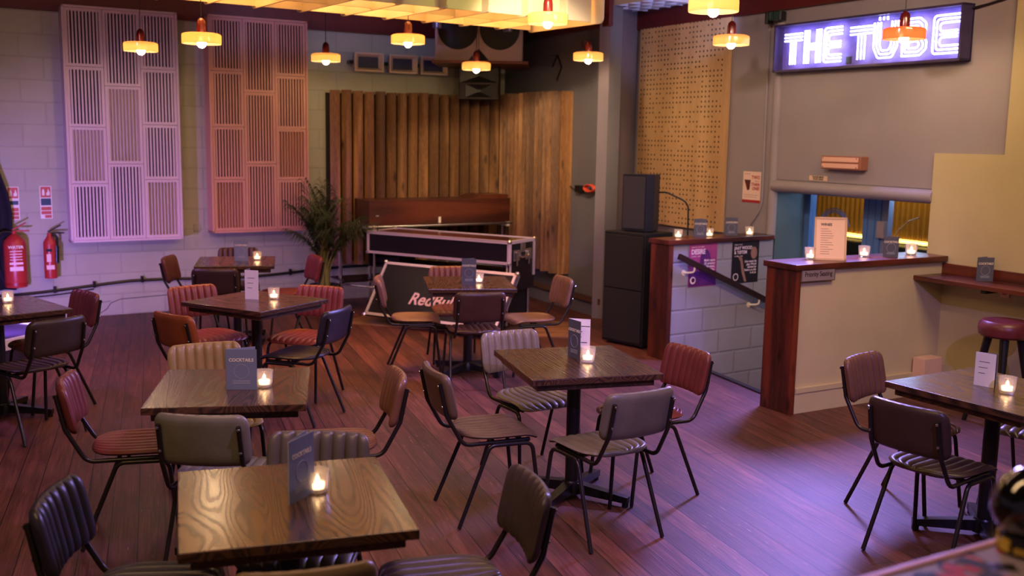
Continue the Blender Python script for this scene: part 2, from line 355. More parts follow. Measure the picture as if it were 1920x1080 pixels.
# ------------------------------------------------------------------ slatted acoustic panels on the left wall
def slat_panel(s0, s1, z0, z1, cols, paint, lightset, label, back):
    t = thing('acoustic_panel', W(WL, (s0+s1)/2, 0, z0), WL[1], label, 'acoustic panel', 'painted slatted acoustic panels')
    w = s1-s0; h = z1-z0; D = .2; m = paint
    f = MB(); e = .022
    f.cube(-w/2, -w/2+e, -D, 0, 0, h).cube(w/2-e, w/2, -D, 0, 0, h).cube(-w/2, w/2, -D, 0, 0, e).cube(-w/2, w/2, -D, 0, h-e, h)
    f.cube(-w/2+e, w/2-e, -.03, -.002, e, h-e); f.build('outer_frame', m, t)
    cw = (w-2*e)/3
    for ci, rows in enumerate(cols):
        x0 = -w/2+e+cw*ci; ys = [0.]+list(rows)+[1.]
        for ri in range(len(ys)-1):
            zt = h-e-(h-2*e)*ys[ri]; zb = h-e-(h-2*e)*ys[ri+1]; x1 = x0+cw
            p = MB(); b = .03; y0, y1 = -D+.012, -D+.035
            p.cube(x0+.002, x0+b, y0, y1+.05, zb+.002, zt-.002).cube(x1-b, x1-.002, y0, y1+.05, zb+.002, zt-.002)
            p.cube(x0+b, x1-b, y0, y1+.05, zb+.002, zb+b).cube(x0+b, x1-b, y0, y1+.05, zt-b, zt-.002)
            n = 9; iw = cw-2*b; pit = iw/n; lit = (ci, ri) in lightset
            for k in range(n):
                cx = x0+b+pit*(k+.5)
                if lit:   # louvres turned towards the room: the faces show between the edges
                    p.add([(cx-pit*.52, y0+.004, zb+b), (cx+pit*.30, y0+.03, zb+b), (cx+pit*.52, y0+.03, zb+b), (cx-pit*.3, y0+.002, zb+b),
                           (cx-pit*.52, y0+.004, zt-b), (cx+pit*.30, y0+.03, zt-b), (cx+pit*.52, y0+.03, zt-b), (cx-pit*.3, y0+.002, zt-b)],
                          [(0, 1, 2, 3), (4, 7, 6, 5), (0, 4, 5, 1), (1, 5, 6, 2), (2, 6, 7, 3), (3, 7, 4, 0)])
                else: p.cube(cx-pit*.28, cx+pit*.24, y0+.004, y1, zb+b, zt-b)
            sp = p.build('slat_section', m, t)
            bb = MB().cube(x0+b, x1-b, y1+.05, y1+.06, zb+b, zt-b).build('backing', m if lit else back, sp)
    return t
M_p1 = mat('pale_pink_paint', srgb(206, 182, 184), .5); M_p2 = mat('salmon_paint', srgb(198, 142, 120), .5)
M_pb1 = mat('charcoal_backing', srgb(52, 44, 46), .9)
slat_panel(-.285, .822, .80, 3.145, [(.247, .505, .752), (.325, .665), (.245, .49, .735)], M_p1, {(0, 2), (1, 1), (2, 3)}, 'pale pink wall panel of narrow upright slats, beside the fire extinguishers', M_pb1)
slat_panel(1.135, 2.225, .85, 3.155, [(.245, .505, .755), (.34, .68), (.255, .51, .757)], M_p2, {(2, 2), (0, 3)}, 'salmon pink wall panel of narrow upright slats, beside the palm', M_pb1)

# ------------------------------------------------------------------ knotty pine louvre panels in the corner
def louvre(w, s0, s1, z0, z1, n, ang, label, side=None, wf=1.):
    t = thing('timber_louvre_panel', W(w, s0, -.03, z0), w[1], label, 'timber panel', 'knotty pine louvre panels')
    h = z1-z0; pit = (s1-s0)/n
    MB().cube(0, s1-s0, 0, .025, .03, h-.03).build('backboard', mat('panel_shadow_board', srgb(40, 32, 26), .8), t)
    pw = pit*wf
    base = None
    for k in range(n):
        x = pit*(k+.5)
        o = MB().cube(-pw/2, pw/2, -.011, .011, 0, h, .002).build('plank', M_slat, t) if base is None else base.copy()
        if base is None: base = o
        else: COL.objects.link(o)
        o.location = (x, -.09, random.uniform(-.008, .008)); o.rotation_euler = (0, 0, ang+random.uniform(-.07, .07))
    if side:
        MB().cube(side, side+.02, -.12, .03, 0, h).build('end_board', M_slat, t)
    return t
louvre(WL, 2.50, 4.74, .42, 2.43, 16, R(-50), 'knotty brown timber louvre panel on the block wall behind the palm', None, .85)
louvre(WB, .10, 1.62, .40, 2.45, 15, R(56), 'knotty brown timber louvre panel on the grey wall, right of the corner', 1.6, 1.08)

# ------------------------------------------------------------------ perforated plywood board
random.seed(5)
t = thing('perforated_board', W(WR, -2.17, -.0, 1.03), WR[1], 'tall pale plywood board drilled with many small holes, behind the small loudspeaker', 'acoustic board')
bw, bh = 1.47, 2.13
MB().cube(0, bw, -.045, -.008, 0, bh).build('board', M_ply, t)
MB().cube(.01, bw-.01, -.008, -.0, .01, bh-.01).build('batten', mat('batten', srgb(60, 44, 34), .8), t)
hb = MB(); px = .058; pz = .05
nx, ny = int((bw-.03)/px), int((bh-.03)/pz)
for j in range(ny):
    for i in range(nx):
        run = math.sin(i*.9+j*2.1)+math.sin(j*1.7-i*.33)+random.uniform(-1.4, 1.4)
        if run > -.9:
            x = .04+i*px; z = .04+j*pz; r = .0105
            hb.add([(x+r*math.cos(2*PI*k/8), -.0456, z+r*math.sin(2*PI*k/8)) for k in range(8)], [tuple(range(8))[::-1]])
hb.build('hole_pattern', mat('hole_dark', srgb(50, 28, 16), .9), t)

# ------------------------------------------------------------------ tables
TABLES = {'F': (-.714, 3.209, .313), 'L2': (-1.306, 4.70, .168), 'D': (-1.823, 7.204, 1.053), 'B': (-2.567, 9.446, .22), 'RB': (-.358, 8.299, .148),
          'M': (.343, 5.369, .279), 'R': (2.376, 4.896, R(31)), 'LL': (-3.44, 6.745, R(46))}
TL = {'F': 'square dark oak pedestal table nearest the camera, its top glowing gold', 'L2': 'square dark oak pedestal table behind the nearest one, blue grey menu facing the camera',
      'D': 'square dark pedestal table turned cornerwise with a cream menu on it', 'B': 'square dark pedestal table against the left wall under the salmon slatted panel',
      'RB': 'square dark pedestal table in front of the flight case', 'M': 'square dark oak pedestal table before the stair wall, with an open cream menu on it',
      'R': 'square dark pedestal table near the half wall, its top tinted violet', 'LL': 'square dark pedestal table nearest the fire extinguishers'}
def make_table():
    t = thing('pedestal_table', (0, 0, 0), 0, '-', 'table', 'square pedestal tables')
    w, d = .35, .372
    MB().cube(-w, w, -d, d, .718, .75, .004).build('tabletop', M_tabletop, t)
    MB().cube(-w+.035, w-.035, -d+.035, d-.035, .682, .719, .004).build('under_frame', M_tabletop, t)
    MB().cube(-.15, .15, -.15, .15, .672, .684).build('mounting_plate', M_black, t)
    MB().lathe([(.037, .06), (.037, .674)], 20).build('column', M_black, t, True)
    b = MB(); b.lathe([(.06, .025), (.06, .07), (.045, .095)], 20)
    arm = [(.0, .032, .03, .085), (.31, .02, .03, .055)]
    b.build('base_hub', M_black, t, True)
    for k in range(4):
        a = R(45)+k*PI/2; M = Matrix.Rotation(a, 4, 'Z')
        v = [(.03, -.03, .03), (.03, .03, .03), (.03, .03, .088), (.03, -.03, .088), (.335, -.02, .022), (.335, .02, .022), (.335, .02, .055), (.335, -.02, .055)]
        f = MB().add(v, [(0, 1, 2, 3)[::-1], (4, 5, 6, 7), (0, 1, 5, 4), (1, 2, 6, 5), (2, 3, 7, 6), (3, 0, 4, 7)], M).build('base_arm', M_black, t)
        MB().lathe([(.018, 0), (.018, .024)], 12, (.318*math.cos(a), .318*math.sin(a), 0)).build('foot', M_black, f)
    return t
proto = make_table()
for i, (k, (x, y, a)) in enumerate(TABLES.items()):
    o = proto if i == 0 else copy_tree(proto)
    o.location = (x, y, 0); o.rotation_euler = (0, 0, a); o['label'] = TL[k]

# ------------------------------------------------------------------ chairs
LEATH = {}
def leather(rgb):
    k = 'leather_%d_%d_%d' % rgb
    return mat(k, srgb(*rgb), .36, 0, .5, noise=.16, nscale=9, bump=.05, bscale=220)
def backrest_mesh():
    W2 = .2; NU = 65; NV = 14; H = .235; zc = .665; vs = []; fs = []
    nr = 8
    def frame(u):   # plan curve and lean
        return -.272-.034*(1-(u*u))
    def half(u):
        a = max(0, (abs(u)-.78)/.22); return H/2-.055*(1-math.sqrt(max(0, 1-a*a)))-.012*(1-u*u)*0
    for side in (0, 1):
        for i in range(NU):
            u = -1+2*i/(NU-1)
            for j in range(NV):
                v = -1+2*j/(NV-1); vv = math.sin(v*PI/2)
                hz = half(u); z = zc+vv*hz; lean = -(z-.56)*.22+.03
                edge = math.sqrt(max(0, 1-abs(vv)**6))*math.sqrt(max(0, 1-abs(u)**10))
                rib = abs(math.sin((u+1)/2*nr*PI))**.55
                if side == 0: y = frame(u)+lean+(.006+.017*rib)*edge      # ribbed front
                else: y = frame(u)+lean-.028*math.sqrt(max(0, 1-abs(vv)**8))*math.sqrt(max(0, 1-abs(u)**16))
                vs.append((u*W2, y, z))
    def idx(s, i, j): return s*NU*NV+i*NV+j
    for s in (0, 1):
        for i in range(NU-1):
            for j in range(NV-1):
                q = (idx(s, i, j), idx(s, i+1, j), idx(s, i+1, j+1), idx(s, i, j+1)); fs.append(q if s else q[::-1])
    b = MB().add(vs, fs); bmesh.ops.remove_doubles(b.bm, verts=b.bm.verts, dist=.0004)
    return b
def seat_mesh():
    NU = 65; NV = 26; vs = []; fs = []; nr = 8
    for s in (0, 1):
        for i in range(NU):
            u = -1+2*i/(NU-1)
            for j in range(NV):
                v = -1+2*j/(NV-1); vv = math.sin(v*PI/2)*.5+v*.5
                y = vv*.2+.0
                # outline: wide square front, rounded narrower rear
                if vv < 0: hw = .2*(1-abs(vv)**2.6*.0)*(max(0, 1-abs(vv)**3.2*.985))**.42
                else: hw = .2*(1-.28*max(0, (vv-.86)/.14)**2)
                edge = math.sqrt(max(0, 1-abs(u)**8))*math.sqrt(max(0, 1-abs(v)**10))
                rib = abs(math.sin((u+1)/2*nr*PI))**.55
                zc = .452-.028*max(0, (vv-.55)/.45)**2-.008*(1-u*u)*(1-vv*vv)
                z = zc+((.004+.011*rib)*edge if s == 0 else -.016*edge)
                vs.append((u*hw, y, z))
    def idx(s, i, j): return s*NU*NV+i*NV+j
    for s in (0, 1):
        for i in range(NU-1):
            for j in range(NV-1):
                q = (idx(s, i, j), idx(s, i+1, j), idx(s, i+1, j+1), idx(s, i, j+1)); fs.append(q[::-1] if s else q)
    b = MB().add(vs, fs); bmesh.ops.remove_doubles(b.bm, verts=b.bm.verts, dist=.0004)
    return b
def make_chair():
    t = thing('dining_chair', (0, 0, 0), 0, '-', 'chair', 'ribbed leather chairs around the tables')
    L0 = leather((100, 60, 40))
    s = seat_mesh().build('seat', L0, t, True); b = backrest_mesh().build('backrest', L0, t, True)
    tr = .0105
    for sx in (-1, 1):
        p = fillet([(sx*.168, -.327, .737), (sx*.172, -.293, .575), (sx*.178, -.205, .418), (sx*.165, .15, .418)], .07, 8)
        u = MB().tube(p, tr, 10).build('back_support', M_tube, t, True)
        for zz in (.725, .62):
            yy = -.327+(.737-zz)*.21; c = MB().lathe([(.007, 0), (.006, .004), (.0, .0055)], 10, M=Matrix.Translation((sx*.169, yy-tr, zz)) @ Matrix.Rotation(PI/2, 4, 'X')); c.build('screw', M_chrome, u, True)
        mid = [(sx*.212, -.235, .0), (sx*.186, -.075, .405)]
        pr = fillet([(sx*.212, -.235, .004), (sx*.19, -.07, .408), (sx*.19, .05, .408)], .05, 6)
        pf = fillet([(sx*.212, .205, .004), (sx*.192, .155, .408), (sx*.19, .05, .408)], .05, 6)
        MB().tube(pr, tr, 10).build('leg', M_tube, t, True); MB().tube(pf, tr, 10).build('leg', M_tube, t, True)
    MB().tube([(-.19, -.03, .41), (.19, -.03, .41)], .009, 8).tube([(-.19, .11, .41), (.19, .11, .41)], .009, 8).build('stretcher', M_tube, t, True)
    return t
CH = [  # x, y, yaw in degrees, leather, label
 (.456, 4.889, 30.5, (104, 96, 76), 'olive grey leather chair seen from behind at the table with the open cream menu'),
 (-.097, 5.135, -69.3, (100, 80, 60), 'tan brown leather chair left of the open cream menu table, facing right'),
 (.139, 5.777, -149.2, (128, 116, 100), 'taupe leather chair facing us behind the left edge of the open cream menu table'),
 (.734, 5.492, 118.1, (106, 46, 36), 'red brown leather chair in front of the painted block stair wall'),
 (2.141, 5.302, -136.2, (102, 68, 50), 'brown leather chair facing the violet table, in front of the half wall'),
 (2.019, 4.654, -52.6, (62, 44, 34), 'dark brown leather chair seen from behind at the violet table'),
 (2.83, 5.28, 130, (58, 38, 40), 'dark leather chair cut by the right picture edge beyond the violet table'),
 (-1.262, 4.40, -3.0, (112, 108, 94), 'grey green leather chair seen from behind between the two nearest tables'),
 (-1.792, 4.769, -75.2, (104, 48, 44), 'maroon leather chair at the left side of the second nearest table'),
 (-.849, 4.835, 104.6, (122, 82, 56), 'tan leather chair at the right side of the second nearest table'),
 (-1.545, 5.256, -151.7, (148, 124, 82), 'olive tan leather chair behind the second nearest table, its ribs facing us'),
 (-.748, 3.56, 178.5, (88, 80, 70), 'dark grey brown leather chair on the far side of the nearest table'),
 (-1.158, 3.18, -85.5, (42, 38, 54), 'blue black leather chair at the left of the nearest table'),
 (-.214, 3.271, 107.0, (66, 54, 48), 'charcoal brown leather chair at the right of the nearest table'),
 (-.631, 2.898, 17.0, (112, 92, 70), 'olive brown leather chair cut by the bottom picture edge, tucked under the nearest table'),
 (-.79, 8.33, -84, (128, 92, 74), 'taupe leather chair left of the table in front of the flight case'),
 (.149, 8.396, 108.7, (124, 90, 70), 'light brown leather chair right of the table in front of the flight case'),
 (-.296, 7.86, 12, (70, 46, 38), 'dark brown leather chair seen from behind in front of the flight case table'),
 (-.49, 8.78, -168.4, (106, 62, 52), 'pinkish brown leather chair between the flight case and its table'),
 (-2.903, 9.474, -87.5, (94, 54, 44), 'brown leather chair left of the table under the salmon slatted panel'),
 (-2.583, 8.953, 8.8, (58, 40, 34), 'dark brown leather chair seen from behind at the wall table'),
 (-2.696, 9.99, -165.5, (74, 42, 42), 'dark maroon leather chair against the left wall behind the wall table'),
 (-2.144, 9.565, 117.9, (110, 44, 44), 'oxblood leather chair beside the palm stems'),
 (-2.214, 7.432, -136, (122, 58, 48), 'red leather chair left of the cornerwise table, its ribs facing us'),
 (-1.995, 6.69, -34.8, (146, 78, 42), 'orange brown leather chair seen from behind at the cornerwise table'),
 (-1.548, 7.459, 163, (130, 58, 46), 'bright red leather chair right of the cornerwise table'),
 (-1.45, 6.855, 71.8, (44, 38, 46), 'navy black leather chair at the cornerwise table, backrest towards us'),
 (-3.265, 7.048, 137.9, (88, 40, 30), 'dark red brown leather chair beyond the table nearest the extinguishers'),
 (-3.05, 6.369, 57.3, (60, 46, 36), 'dark khaki brown leather chair seen from behind at the table nearest the extinguishers'),
 (-3.86, 6.60, -60, (74, 50, 36), 'brown leather chair mostly hidden under the table nearest the extinguishers'),
]
pc = make_chair()
for i, (x, y, a, c, lab) in enumerate(CH):
    o = pc if i == 0 else copy_tree(pc)
    o.location = (x, y, 0); o.rotation_euler = (0, 0, R(a)); o['label'] = lab
    for ch in o.children:
        if ch.name.split('.')[0] in ('seat', 'backrest'):
            ch.material_slots[0].link = 'OBJECT'; ch.material_slots[0].material = leather(c)

# ------------------------------------------------------------------ menus and candles
def menu(loc, rz, spread, label, cover=M_menu, h=.21, w=.148, inside=False):
    """folded card standing open like a book; spine at origin, cover faces -y and runs to +x"""
    t = thing('menu_card', loc, rz, label, 'menu', 'folded drinks menus')
    a = spread
    MB().cube(0, w, 0, .0015, 0, h).build('front_cover', cover, t)
    MB().cube(0.0005, w-.0005, .0015, .003, .0005, h-.0005).build('inner_page', M_white, t)
    M = Matrix.Rotation(a, 4, 'Z')
    bk = MB().cube(0, w, 0.0032, .0047, 0, h, M=M).build('back_cover', cover if not inside else M_white, t)
    if inside:
        q = MB()
        for k in range(5): q.cube(.03, .03+random.uniform(.04, .09), -.0004+.0028, .0033, h*.8-k*.03, h*.8-k*.03+.004, M=M)
        q.build('printed_lines', M_inkdark, bk)
    text('title', 'COCKTAILS', .021, M_ink, t, face_M(w/2, -.0006, h*.70), .0004, 'CENTER', bold=.0006)
    q = MB()
    for k in range(3): q.cube(w*.22, w*.78, -.0008, 0, h*(.14+.035*k), h*(.158+.035*k))
    q.tube([(w*.5+.034*math.cos(2*PI*j/20), -.0002, h*.45+.034*math.sin(2*PI*j/20)) for j in range(20)], .0012, 5, True)
    q.build('faint_print', M_inkfaint, t)
    return t
def plain_card(loc, rz, spread, label):
    """folded card whose white printed inner side shows, grey cover turned away to the left"""
    t = thing('menu_card', loc, rz, label, 'menu', 'folded drinks menus'); w, h = .105, .21
    MB().cube(0, w, 0, .0015, 0, h).build('printed_page', M_white, t)
    M = Matrix.Rotation(spread, 4, 'Z')
    MB().cube(0, w, 0, .0015, 0, h, M=M).build('cover', M_menu_dark, t)
    q = MB()
    for k in range(3): q.cube(.02, .02+.055-.01*k, -.0006, 0, h*(.72-.17*k), h*(.735-.17*k))
    q.build('printed_lines', M_inkdark, t)
    return t
def candle(loc, label, s=1., lit=True):
    t = thing('candle_holder', loc, 0, label, 'candle', 'glass tealight holders')
    g = MB().lathe([(.030*s, 0), (.034*s, .008*s), (.037*s, .035*s), (.040*s, .075*s), (.037*s, .075*s), (.034*s, .035*s), (.031*s, .012*s), (.0, .011*s)], 20, cap=False)
    g.add([(.030*s*math.cos(2*PI*j/20), .030*s*math.sin(2*PI*j/20), 0) for j in range(20)], [tuple(range(20))[::-1]])
    g.build('glass', M_candleglass, t)
    w = MB().lathe([(.022*s, .0125*s), (.024*s, .030*s), (.004*s, .031*s)], 16).build('tealight', M_wax, t, True)
    MB().lathe([(.002*s, .031*s), (.0065*s, .038*s), (.006*s, .047*s), (.0005*s, .060*s)], 10).build('flame', M_flame, w, True)
    return t
# on the tables
menu((-.70, 3.14, .75), R(69), R(9), 'blue grey folded menu standing on the nearest table, edge turned to us')
candle((-.638, 3.285, .75), 'glass candle half hidden behind the menu on the nearest table')
menu((-1.318, 4.630, .75), R(4), R(28), 'blue grey cocktails menu facing us on the second nearest table', h=.19, w=.142)
candle((-1.158, 4.70, .75), 'lit pinkish glass candle beside the menu on the second nearest table', 1.05)
menu((-2.585, 9.45, .75), R(8), R(30), 'lilac grey menu on the wall table under the salmon slatted panel', h=.2, w=.125)
candle((-2.40, 9.56, .75), 'lit glass candle on the wall table under the salmon slatted panel', 1.05)
plain_card((-1.915, 7.26, .75), R(-12), R(95), 'cream menu card on the cornerwise table')
candle((-1.715, 7.29, .75), 'lit glass candle on the cornerwise table', 1.05)
menu((.312, 5.50, .75), R(-60), R(46), 'open menu showing its cream inside, on the table before the stair wall', cover=M_menu_dark, w=.12, inside=True)
candle((.412, 5.37, .75), 'lit cut glass candle beside the open cream menu', 1.05)
menu((-.405, 8.165, .75), R(6), R(25), 'grey cocktails menu on the table in front of the flight case', cover=M_menu_dark, w=.115)
candle((-.272, 8.30, .75), 'glass candle beside the menu on the flight case table')
plain_card((2.31, 4.99, .75), R(-48), R(14), 'cream menu card on the violet table').scale = (.95, .95, .8)
candle((2.40, 4.83, .75), 'lit clear glass candle on the violet table', 1.05)
candle((-3.462, 6.94, .75), 'glass candle on the table nearest the extinguishers')
menu((-3.62, 6.72, .75), R(20), R(30), 'terracotta card standing at the picture edge on the table nearest the extinguishers', cover=mat('terracotta_card', srgb(170, 84, 54), .5))

# ------------------------------------------------------------------ ledges on the stair wall and half wall
LT, HT = 1.068, 1.082
t = thing('wooden_ledge', W(WS, 0, 0, 0), WS[1], 'dark wood ledge and end board capping the painted block stair wall', 'ledge', 'dark wood wall caps')
MB().cube(-.05, 1.262, -.03, .24, LT-.042, LT, .004).build('top_board', M_ledge, t)
MB().cube(-.04, .015, -.022, .215, 0, LT-.042, .003).build('end_board', M_ledge_v, t)
t = thing('wooden_ledge', W(WH, 0, 0, 0), WH[1], 'dark wood ledge and end board capping the cream half wall', 'ledge', 'dark wood wall caps')
MB().cube(-.045, 1.54, -.04, .29, HT-.042, HT, .004).build('top_board', M_ledge, t)
MB().cube(-.03, .025, -.025, .265, 0, HT-.042, .003).build('end_board', M_ledge_v, t)
def on(w, s, y, z): return W(w, s, y, z)
candle(on(WS, .20, .13, LT), 'glass candle on the stair wall ledge, nearest the small loudspeaker')
menu(on(WS, .37, .11, LT), WS[1]-R(28), R(35), 'dark grey menu between two candles on the stair wall ledge', cover=M_menu_dark, w=.115, h=.165)
candle(on(WS, .55, .10, LT), 'glass candle on the stair wall ledge between the two menus')
menu(on(WS, .76, .11, LT), WS[1]-R(25), R(40), 'dark grey menu with a pale page edge under the drinks poster', cover=M_menu_dark, w=.115, h=.165)
candle(on(WS, 1.02, .06, LT), 'glass candle at the far end of the stair wall ledge', 1.05)
candle(on(WH, .33, .20, HT), 'violet tinted glass candle left of the framed wine list', 1.15)
candle(on(WH, .85, .17, HT), 'glass candle right of the framed wine list', 1.1)
candle(on(WH, 1.31, .12, HT), 'bright glass candle at the right end of the half wall ledge', 1.15)
menu(on(WH, .98, .10, HT), WH[1]-R(32), R(48), 'dark menu standing between two candles on the half wall ledge', cover=M_menu_dark, w=.11, h=.155)
# framed wine list
t = thing('wine_list', on(WH, .41, .09, HT), R(-7), 'framed wine list standing on the half wall ledge', 'framed menu')
Mt = Matrix.Rotation(R(-9), 4, 'X')
w, h = .115, .315
MB().cube(-w, -w+.014, -.008, .008, 0, h, M=Mt).cube(w-.014, w, -.008, .008, 0, h, M=Mt).cube(-w, w, -.008, .008, 0, .014, M=Mt).cube(-w, w, -.008, .008, h-.014, h, M=Mt).build('frame', mat('pale_wood_frame', srgb(214, 176, 124), .45), t)
pg = MB().cube(-w+.012, w-.012, -.003, .004, .012, h-.012, M=Mt).build('page', mat('peach_paper', srgb(246, 206, 168), .7), t)
text('title', 'WINES', .026, M_inkdark, pg, Mt @ face_M(-.07, -.0036, h*.80), .0004, bold=.0008)
q = MB()
for k in range(12): q.cube(-.07, -.07+random.uniform(.05, .1), -.0042, -.003, h*.72-k*.0165, h*.72-k*.0165+.003, M=Mt)
q.build('printed_lines', mat('brown_print', srgb(150, 112, 88), .7), pg)
MB().cube(-.02, .02, 0, .09, 0, .006).build('stand', M_black, t)
# priority seating plate
t = thing('priority_sign', W(WH, .018, -.034, .957), WH[1], 'grey plate reading Priority Seating on the cream half wall', 'sign')
MB().cube(0, .325, 0, .006, 0, .103).build('plate', mat('sign_grey', srgb(138, 122, 116), .45), t)
b = MB(); e = .004; b.cube(0, .325, -.001, 0, 0, e).cube(0, .325, -.001, 0, .103-e, .103).cube(0, e, -.001, 0, 0, .103).cube(.325-e, .325, -.001, 0, 0, .103); b.build('border', M_inkdark, t)
text('lettering', 'Priority Seating', .05, M_inkdark, t, face_M(.1625, -.0008, .036), .0004, 'CENTER', bold=.0006, sx=.86)
# cream pipe box low on the half wall
t = thing('pipe_box', W(WH, 1.25, -.02, .14), WH[1], 'small cream boxed cover low on the half wall beside the wall shelf', 'cover box')
MB().cube(0, .2, -.11, 0, 0, .17, .004).build('cover', mat('pinkish_cream', srgb(216, 178, 150), .5), t)
MB().cube(.204, .30, -.07, .0, -.14, .10).build('plinth', M_half, t)

# handrail
t = thing('handrail', W(WS, .1, -.075, .905), WS[1], 'dark sloping handrail on the painted block stair wall', 'handrail')
MB().cube(-.70, .70, -.018, .018, -.026, .026, .006, M=Matrix.Translation((.58, 0, -.245)) @ Matrix.Rotation(math.atan2(.49, 1.17), 4, 'Y') @ Matrix.Rotation(0, 4, 'Z')).build('rail', None, t).data.materials.append(mat('rail_dark', srgb(44, 24, 22), .4))
t.children[0].matrix_local = Matrix.Identity(4)
for sx in (.12, .95):
    z = -.49/1.17*sx
    MB().tube(fillet([(sx, .0, z-.02), (sx, -.0, z-.075), (sx-.06, .068, z-.085)], .03), .009, 8).lathe([(.026, 0), (.026, .006)], 12, M=Matrix.Translation((sx-.06, .074, z-.085)) @ Matrix.Rotation(PI/2, 4, 'X')).build('bracket', M_cream, t, True)

# ------------------------------------------------------------------ posters
def poster(w, s, z, wd, ht, base, label, name='poster', y=-.0045):
    t = thing(name, W(w, s, y, z), w[1], label, 'poster'); MB().cube(0, wd, 0, .002, 0, ht).build('sheet', base, t); return t
t = poster(WS, .215, .635, .34, .39, mat('magenta_print', srgb(158, 64, 120), .5, noise=.25, nscale=7), 'magenta music night poster behind the upper end of the handrail')
Wt = mat('poster_white', srgb(236, 214, 220), .5)
bl = MB(); bl.lathe([(.06, 0), (.06, .0006)], 20, M=Matrix.Translation((.20, -.0004, .22)) @ Matrix.Rotation(PI/2, 4, 'X') @ Matrix.Diagonal((1.1, 1.9, 1, 1))); bl.cube(.005, .335, -.0006, 0, .005, .14)
bl.build('dark_shapes', mat('purple_print', srgb(84, 32, 100), .5, noise=.3, nscale=10), t)
text('heading', 'DESIRE', .062, Wt, t, face_M(.025, -.0012, .295), .0004, bold=.0016, sx=.9)
text('date', 'FRIDAY 21 OCTOBER', .016, Wt, t, face_M(.025, -.0012, .352), .0003); text('time', '10.30PM - 3AM', .017, Wt, t, face_M(.025, -.0012, .268), .0003)
text('details', 'Multi genre\nDJ spinning\nAfrobeat,\nHip Hop,\nHouse\nand', .029, Wt, t, face_M(.315, -.0012, .225), .0004, 'RIGHT', .25, .0005)
MB().lathe([(.034, 0), (.034, .0006)], 20, M=Matrix.Translation((.055, -.0012, .06)) @ Matrix.Rotation(PI/2, 4, 'X')).build('round_emblem', Wt, t)
MB().lathe([(.02, 0), (.02, .0004)], 16, M=Matrix.Translation((.058, -.0019, .062)) @ Matrix.Rotation(PI/2, 4, 'X')).build('emblem_mark', mat('purple_ink', srgb(70, 26, 70), .5), t)
t = poster(WS, .745, .635, .345, .385, mat('near_black_print', srgb(30, 26, 32), .45), 'black music night poster with a pale figure, right of the magenta one')
sk = mat('figure_print', srgb(150, 108, 92), .5, noise=.2, nscale=20)
fg = MB(); fg.lathe([(.042, 0), (.042, .0006)], 18, M=Matrix.Translation((.28, -.0002, .275)) @ Matrix.Rotation(PI/2, 4, 'X') @ Matrix.Diagonal((1, 1.35, 1, 1)))
fg.add([(x, -.0006, z) for x, z in [(.06, .26), (.11, .20), (.13, .10), (.17, .01), (.20, .01), (.16, .11), (.14, .2), (.13, .235), (.09, .25)]], [tuple(range(9))]); fg.build('figure', sk, t)
text('heading', 'JAAY WOOD\n& TØTEM', .042, Wt, t, face_M(.025, -.0012, .312), .0004, bold=.001, sx=.92)
text('date', 'FRIDAY 9 DEC', .016, Wt, t, face_M(.025, -.0012, .352), .0003); text('time', '10.30PM - 3AM', .017, Wt, t, face_M(.025, -.0012, .245), .0003)
text('details', 'Live music by\nJaay Wood\nbacked by\nTøtem on the\n1s & 2s', .028, Wt, t, face_M(.315, -.0012, .19), .0004, 'RIGHT', .25, .0005)
MB().lathe([(.034, 0), (.034, .0006)], 20, M=Matrix.Translation((.055, -.0012, .06)) @ Matrix.Rotation(PI/2, 4, 'X')).build('round_emblem', Wt, t)
MB().lathe([(.026, 0), (.026, .0004)], 16, M=Matrix.Translation((.055, -.0019, .06)) @ Matrix.Rotation(PI/2, 4, 'X')).build('emblem_mark', M_inkdark, t)
t = poster(WR, -.455, 1.35, .25, .295, mat('poster_cream', srgb(236, 208, 190), .6), 'cream drinks poster with a red foot strip on the wall beside the perforated board')
text('heading', 'TWO', .046, M_inkred, t, face_M(.235, -.0012, .225), .0004, 'RIGHT', 0, .0012); text('subline', 'IS BETTER', .014, M_inkred, t, face_M(.225, -.0012, .200), .0003, 'RIGHT')
text('heading', 'THAN\nONE!', .042, M_inkred, t, face_M(.235, -.0012, .16), .0004, 'RIGHT', 0, .0012)
MB().cube(0, .25, -.0008, 0, 0, .024).build('red_strip', M_inkred, t)
cup = MB(); cup.add([(x, -.0008, z) for x, z in [(.02, .215), (.11, .215), (.095, .12), (.065, .115)]], [(0, 1, 2, 3)]); cup.build('drink_picture', mat('drink_print', srgb(92, 40, 34), .5, noise=.6, nscale=40), t)
MB().cube(.02, .10, -.0006, 0, .27, .274).cube(.02, .22, -.0006, 0, .07, .073).cube(.02, .2, -.0006, 0, .05, .053).build('small_print', mat('grey_print', srgb(150, 120, 112), .6), t)

# ------------------------------------------------------------------ wall fittings right
t = thing('warning_sign', W(WR, .415, -.004, 1.597), WR[1], 'small cream sign reading PLEASE MIND YOUR HEAD on the bulkhead', 'sign')
MB().cube(0, .215, 0, .003, 0, .042).build('plate', mat('sign_cream', srgb(220, 190, 160), .5), t)
text('lettering', 'PLEASE MIND\nYOUR HEAD', .0195, M_inkdark, t, face_M(.1075, -.0008, .024), .0004, 'CENTER', 0, .0006, 1.15)
t = thing('emergency_light', W(WR, .625, 0, 1.705), WR[1], 'cream boxed emergency light on the bulkhead above the opening', 'light fitting')
Mp = mat('pink_cream_plastic', srgb(226, 178, 150), .4)
MB().cube(0, .45, -.085, 0, 0, .115, .006).build('housing', mat('fitting_brown', srgb(150, 98, 78), .45), t)
MB().cube(.015, .42, -.092, -.084, .012, .05, .003).build('diffuser', Mp, t); MB().cube(.015, .42, -.092, -.084, .064, .104, .003).build('diffuser', Mp, t)
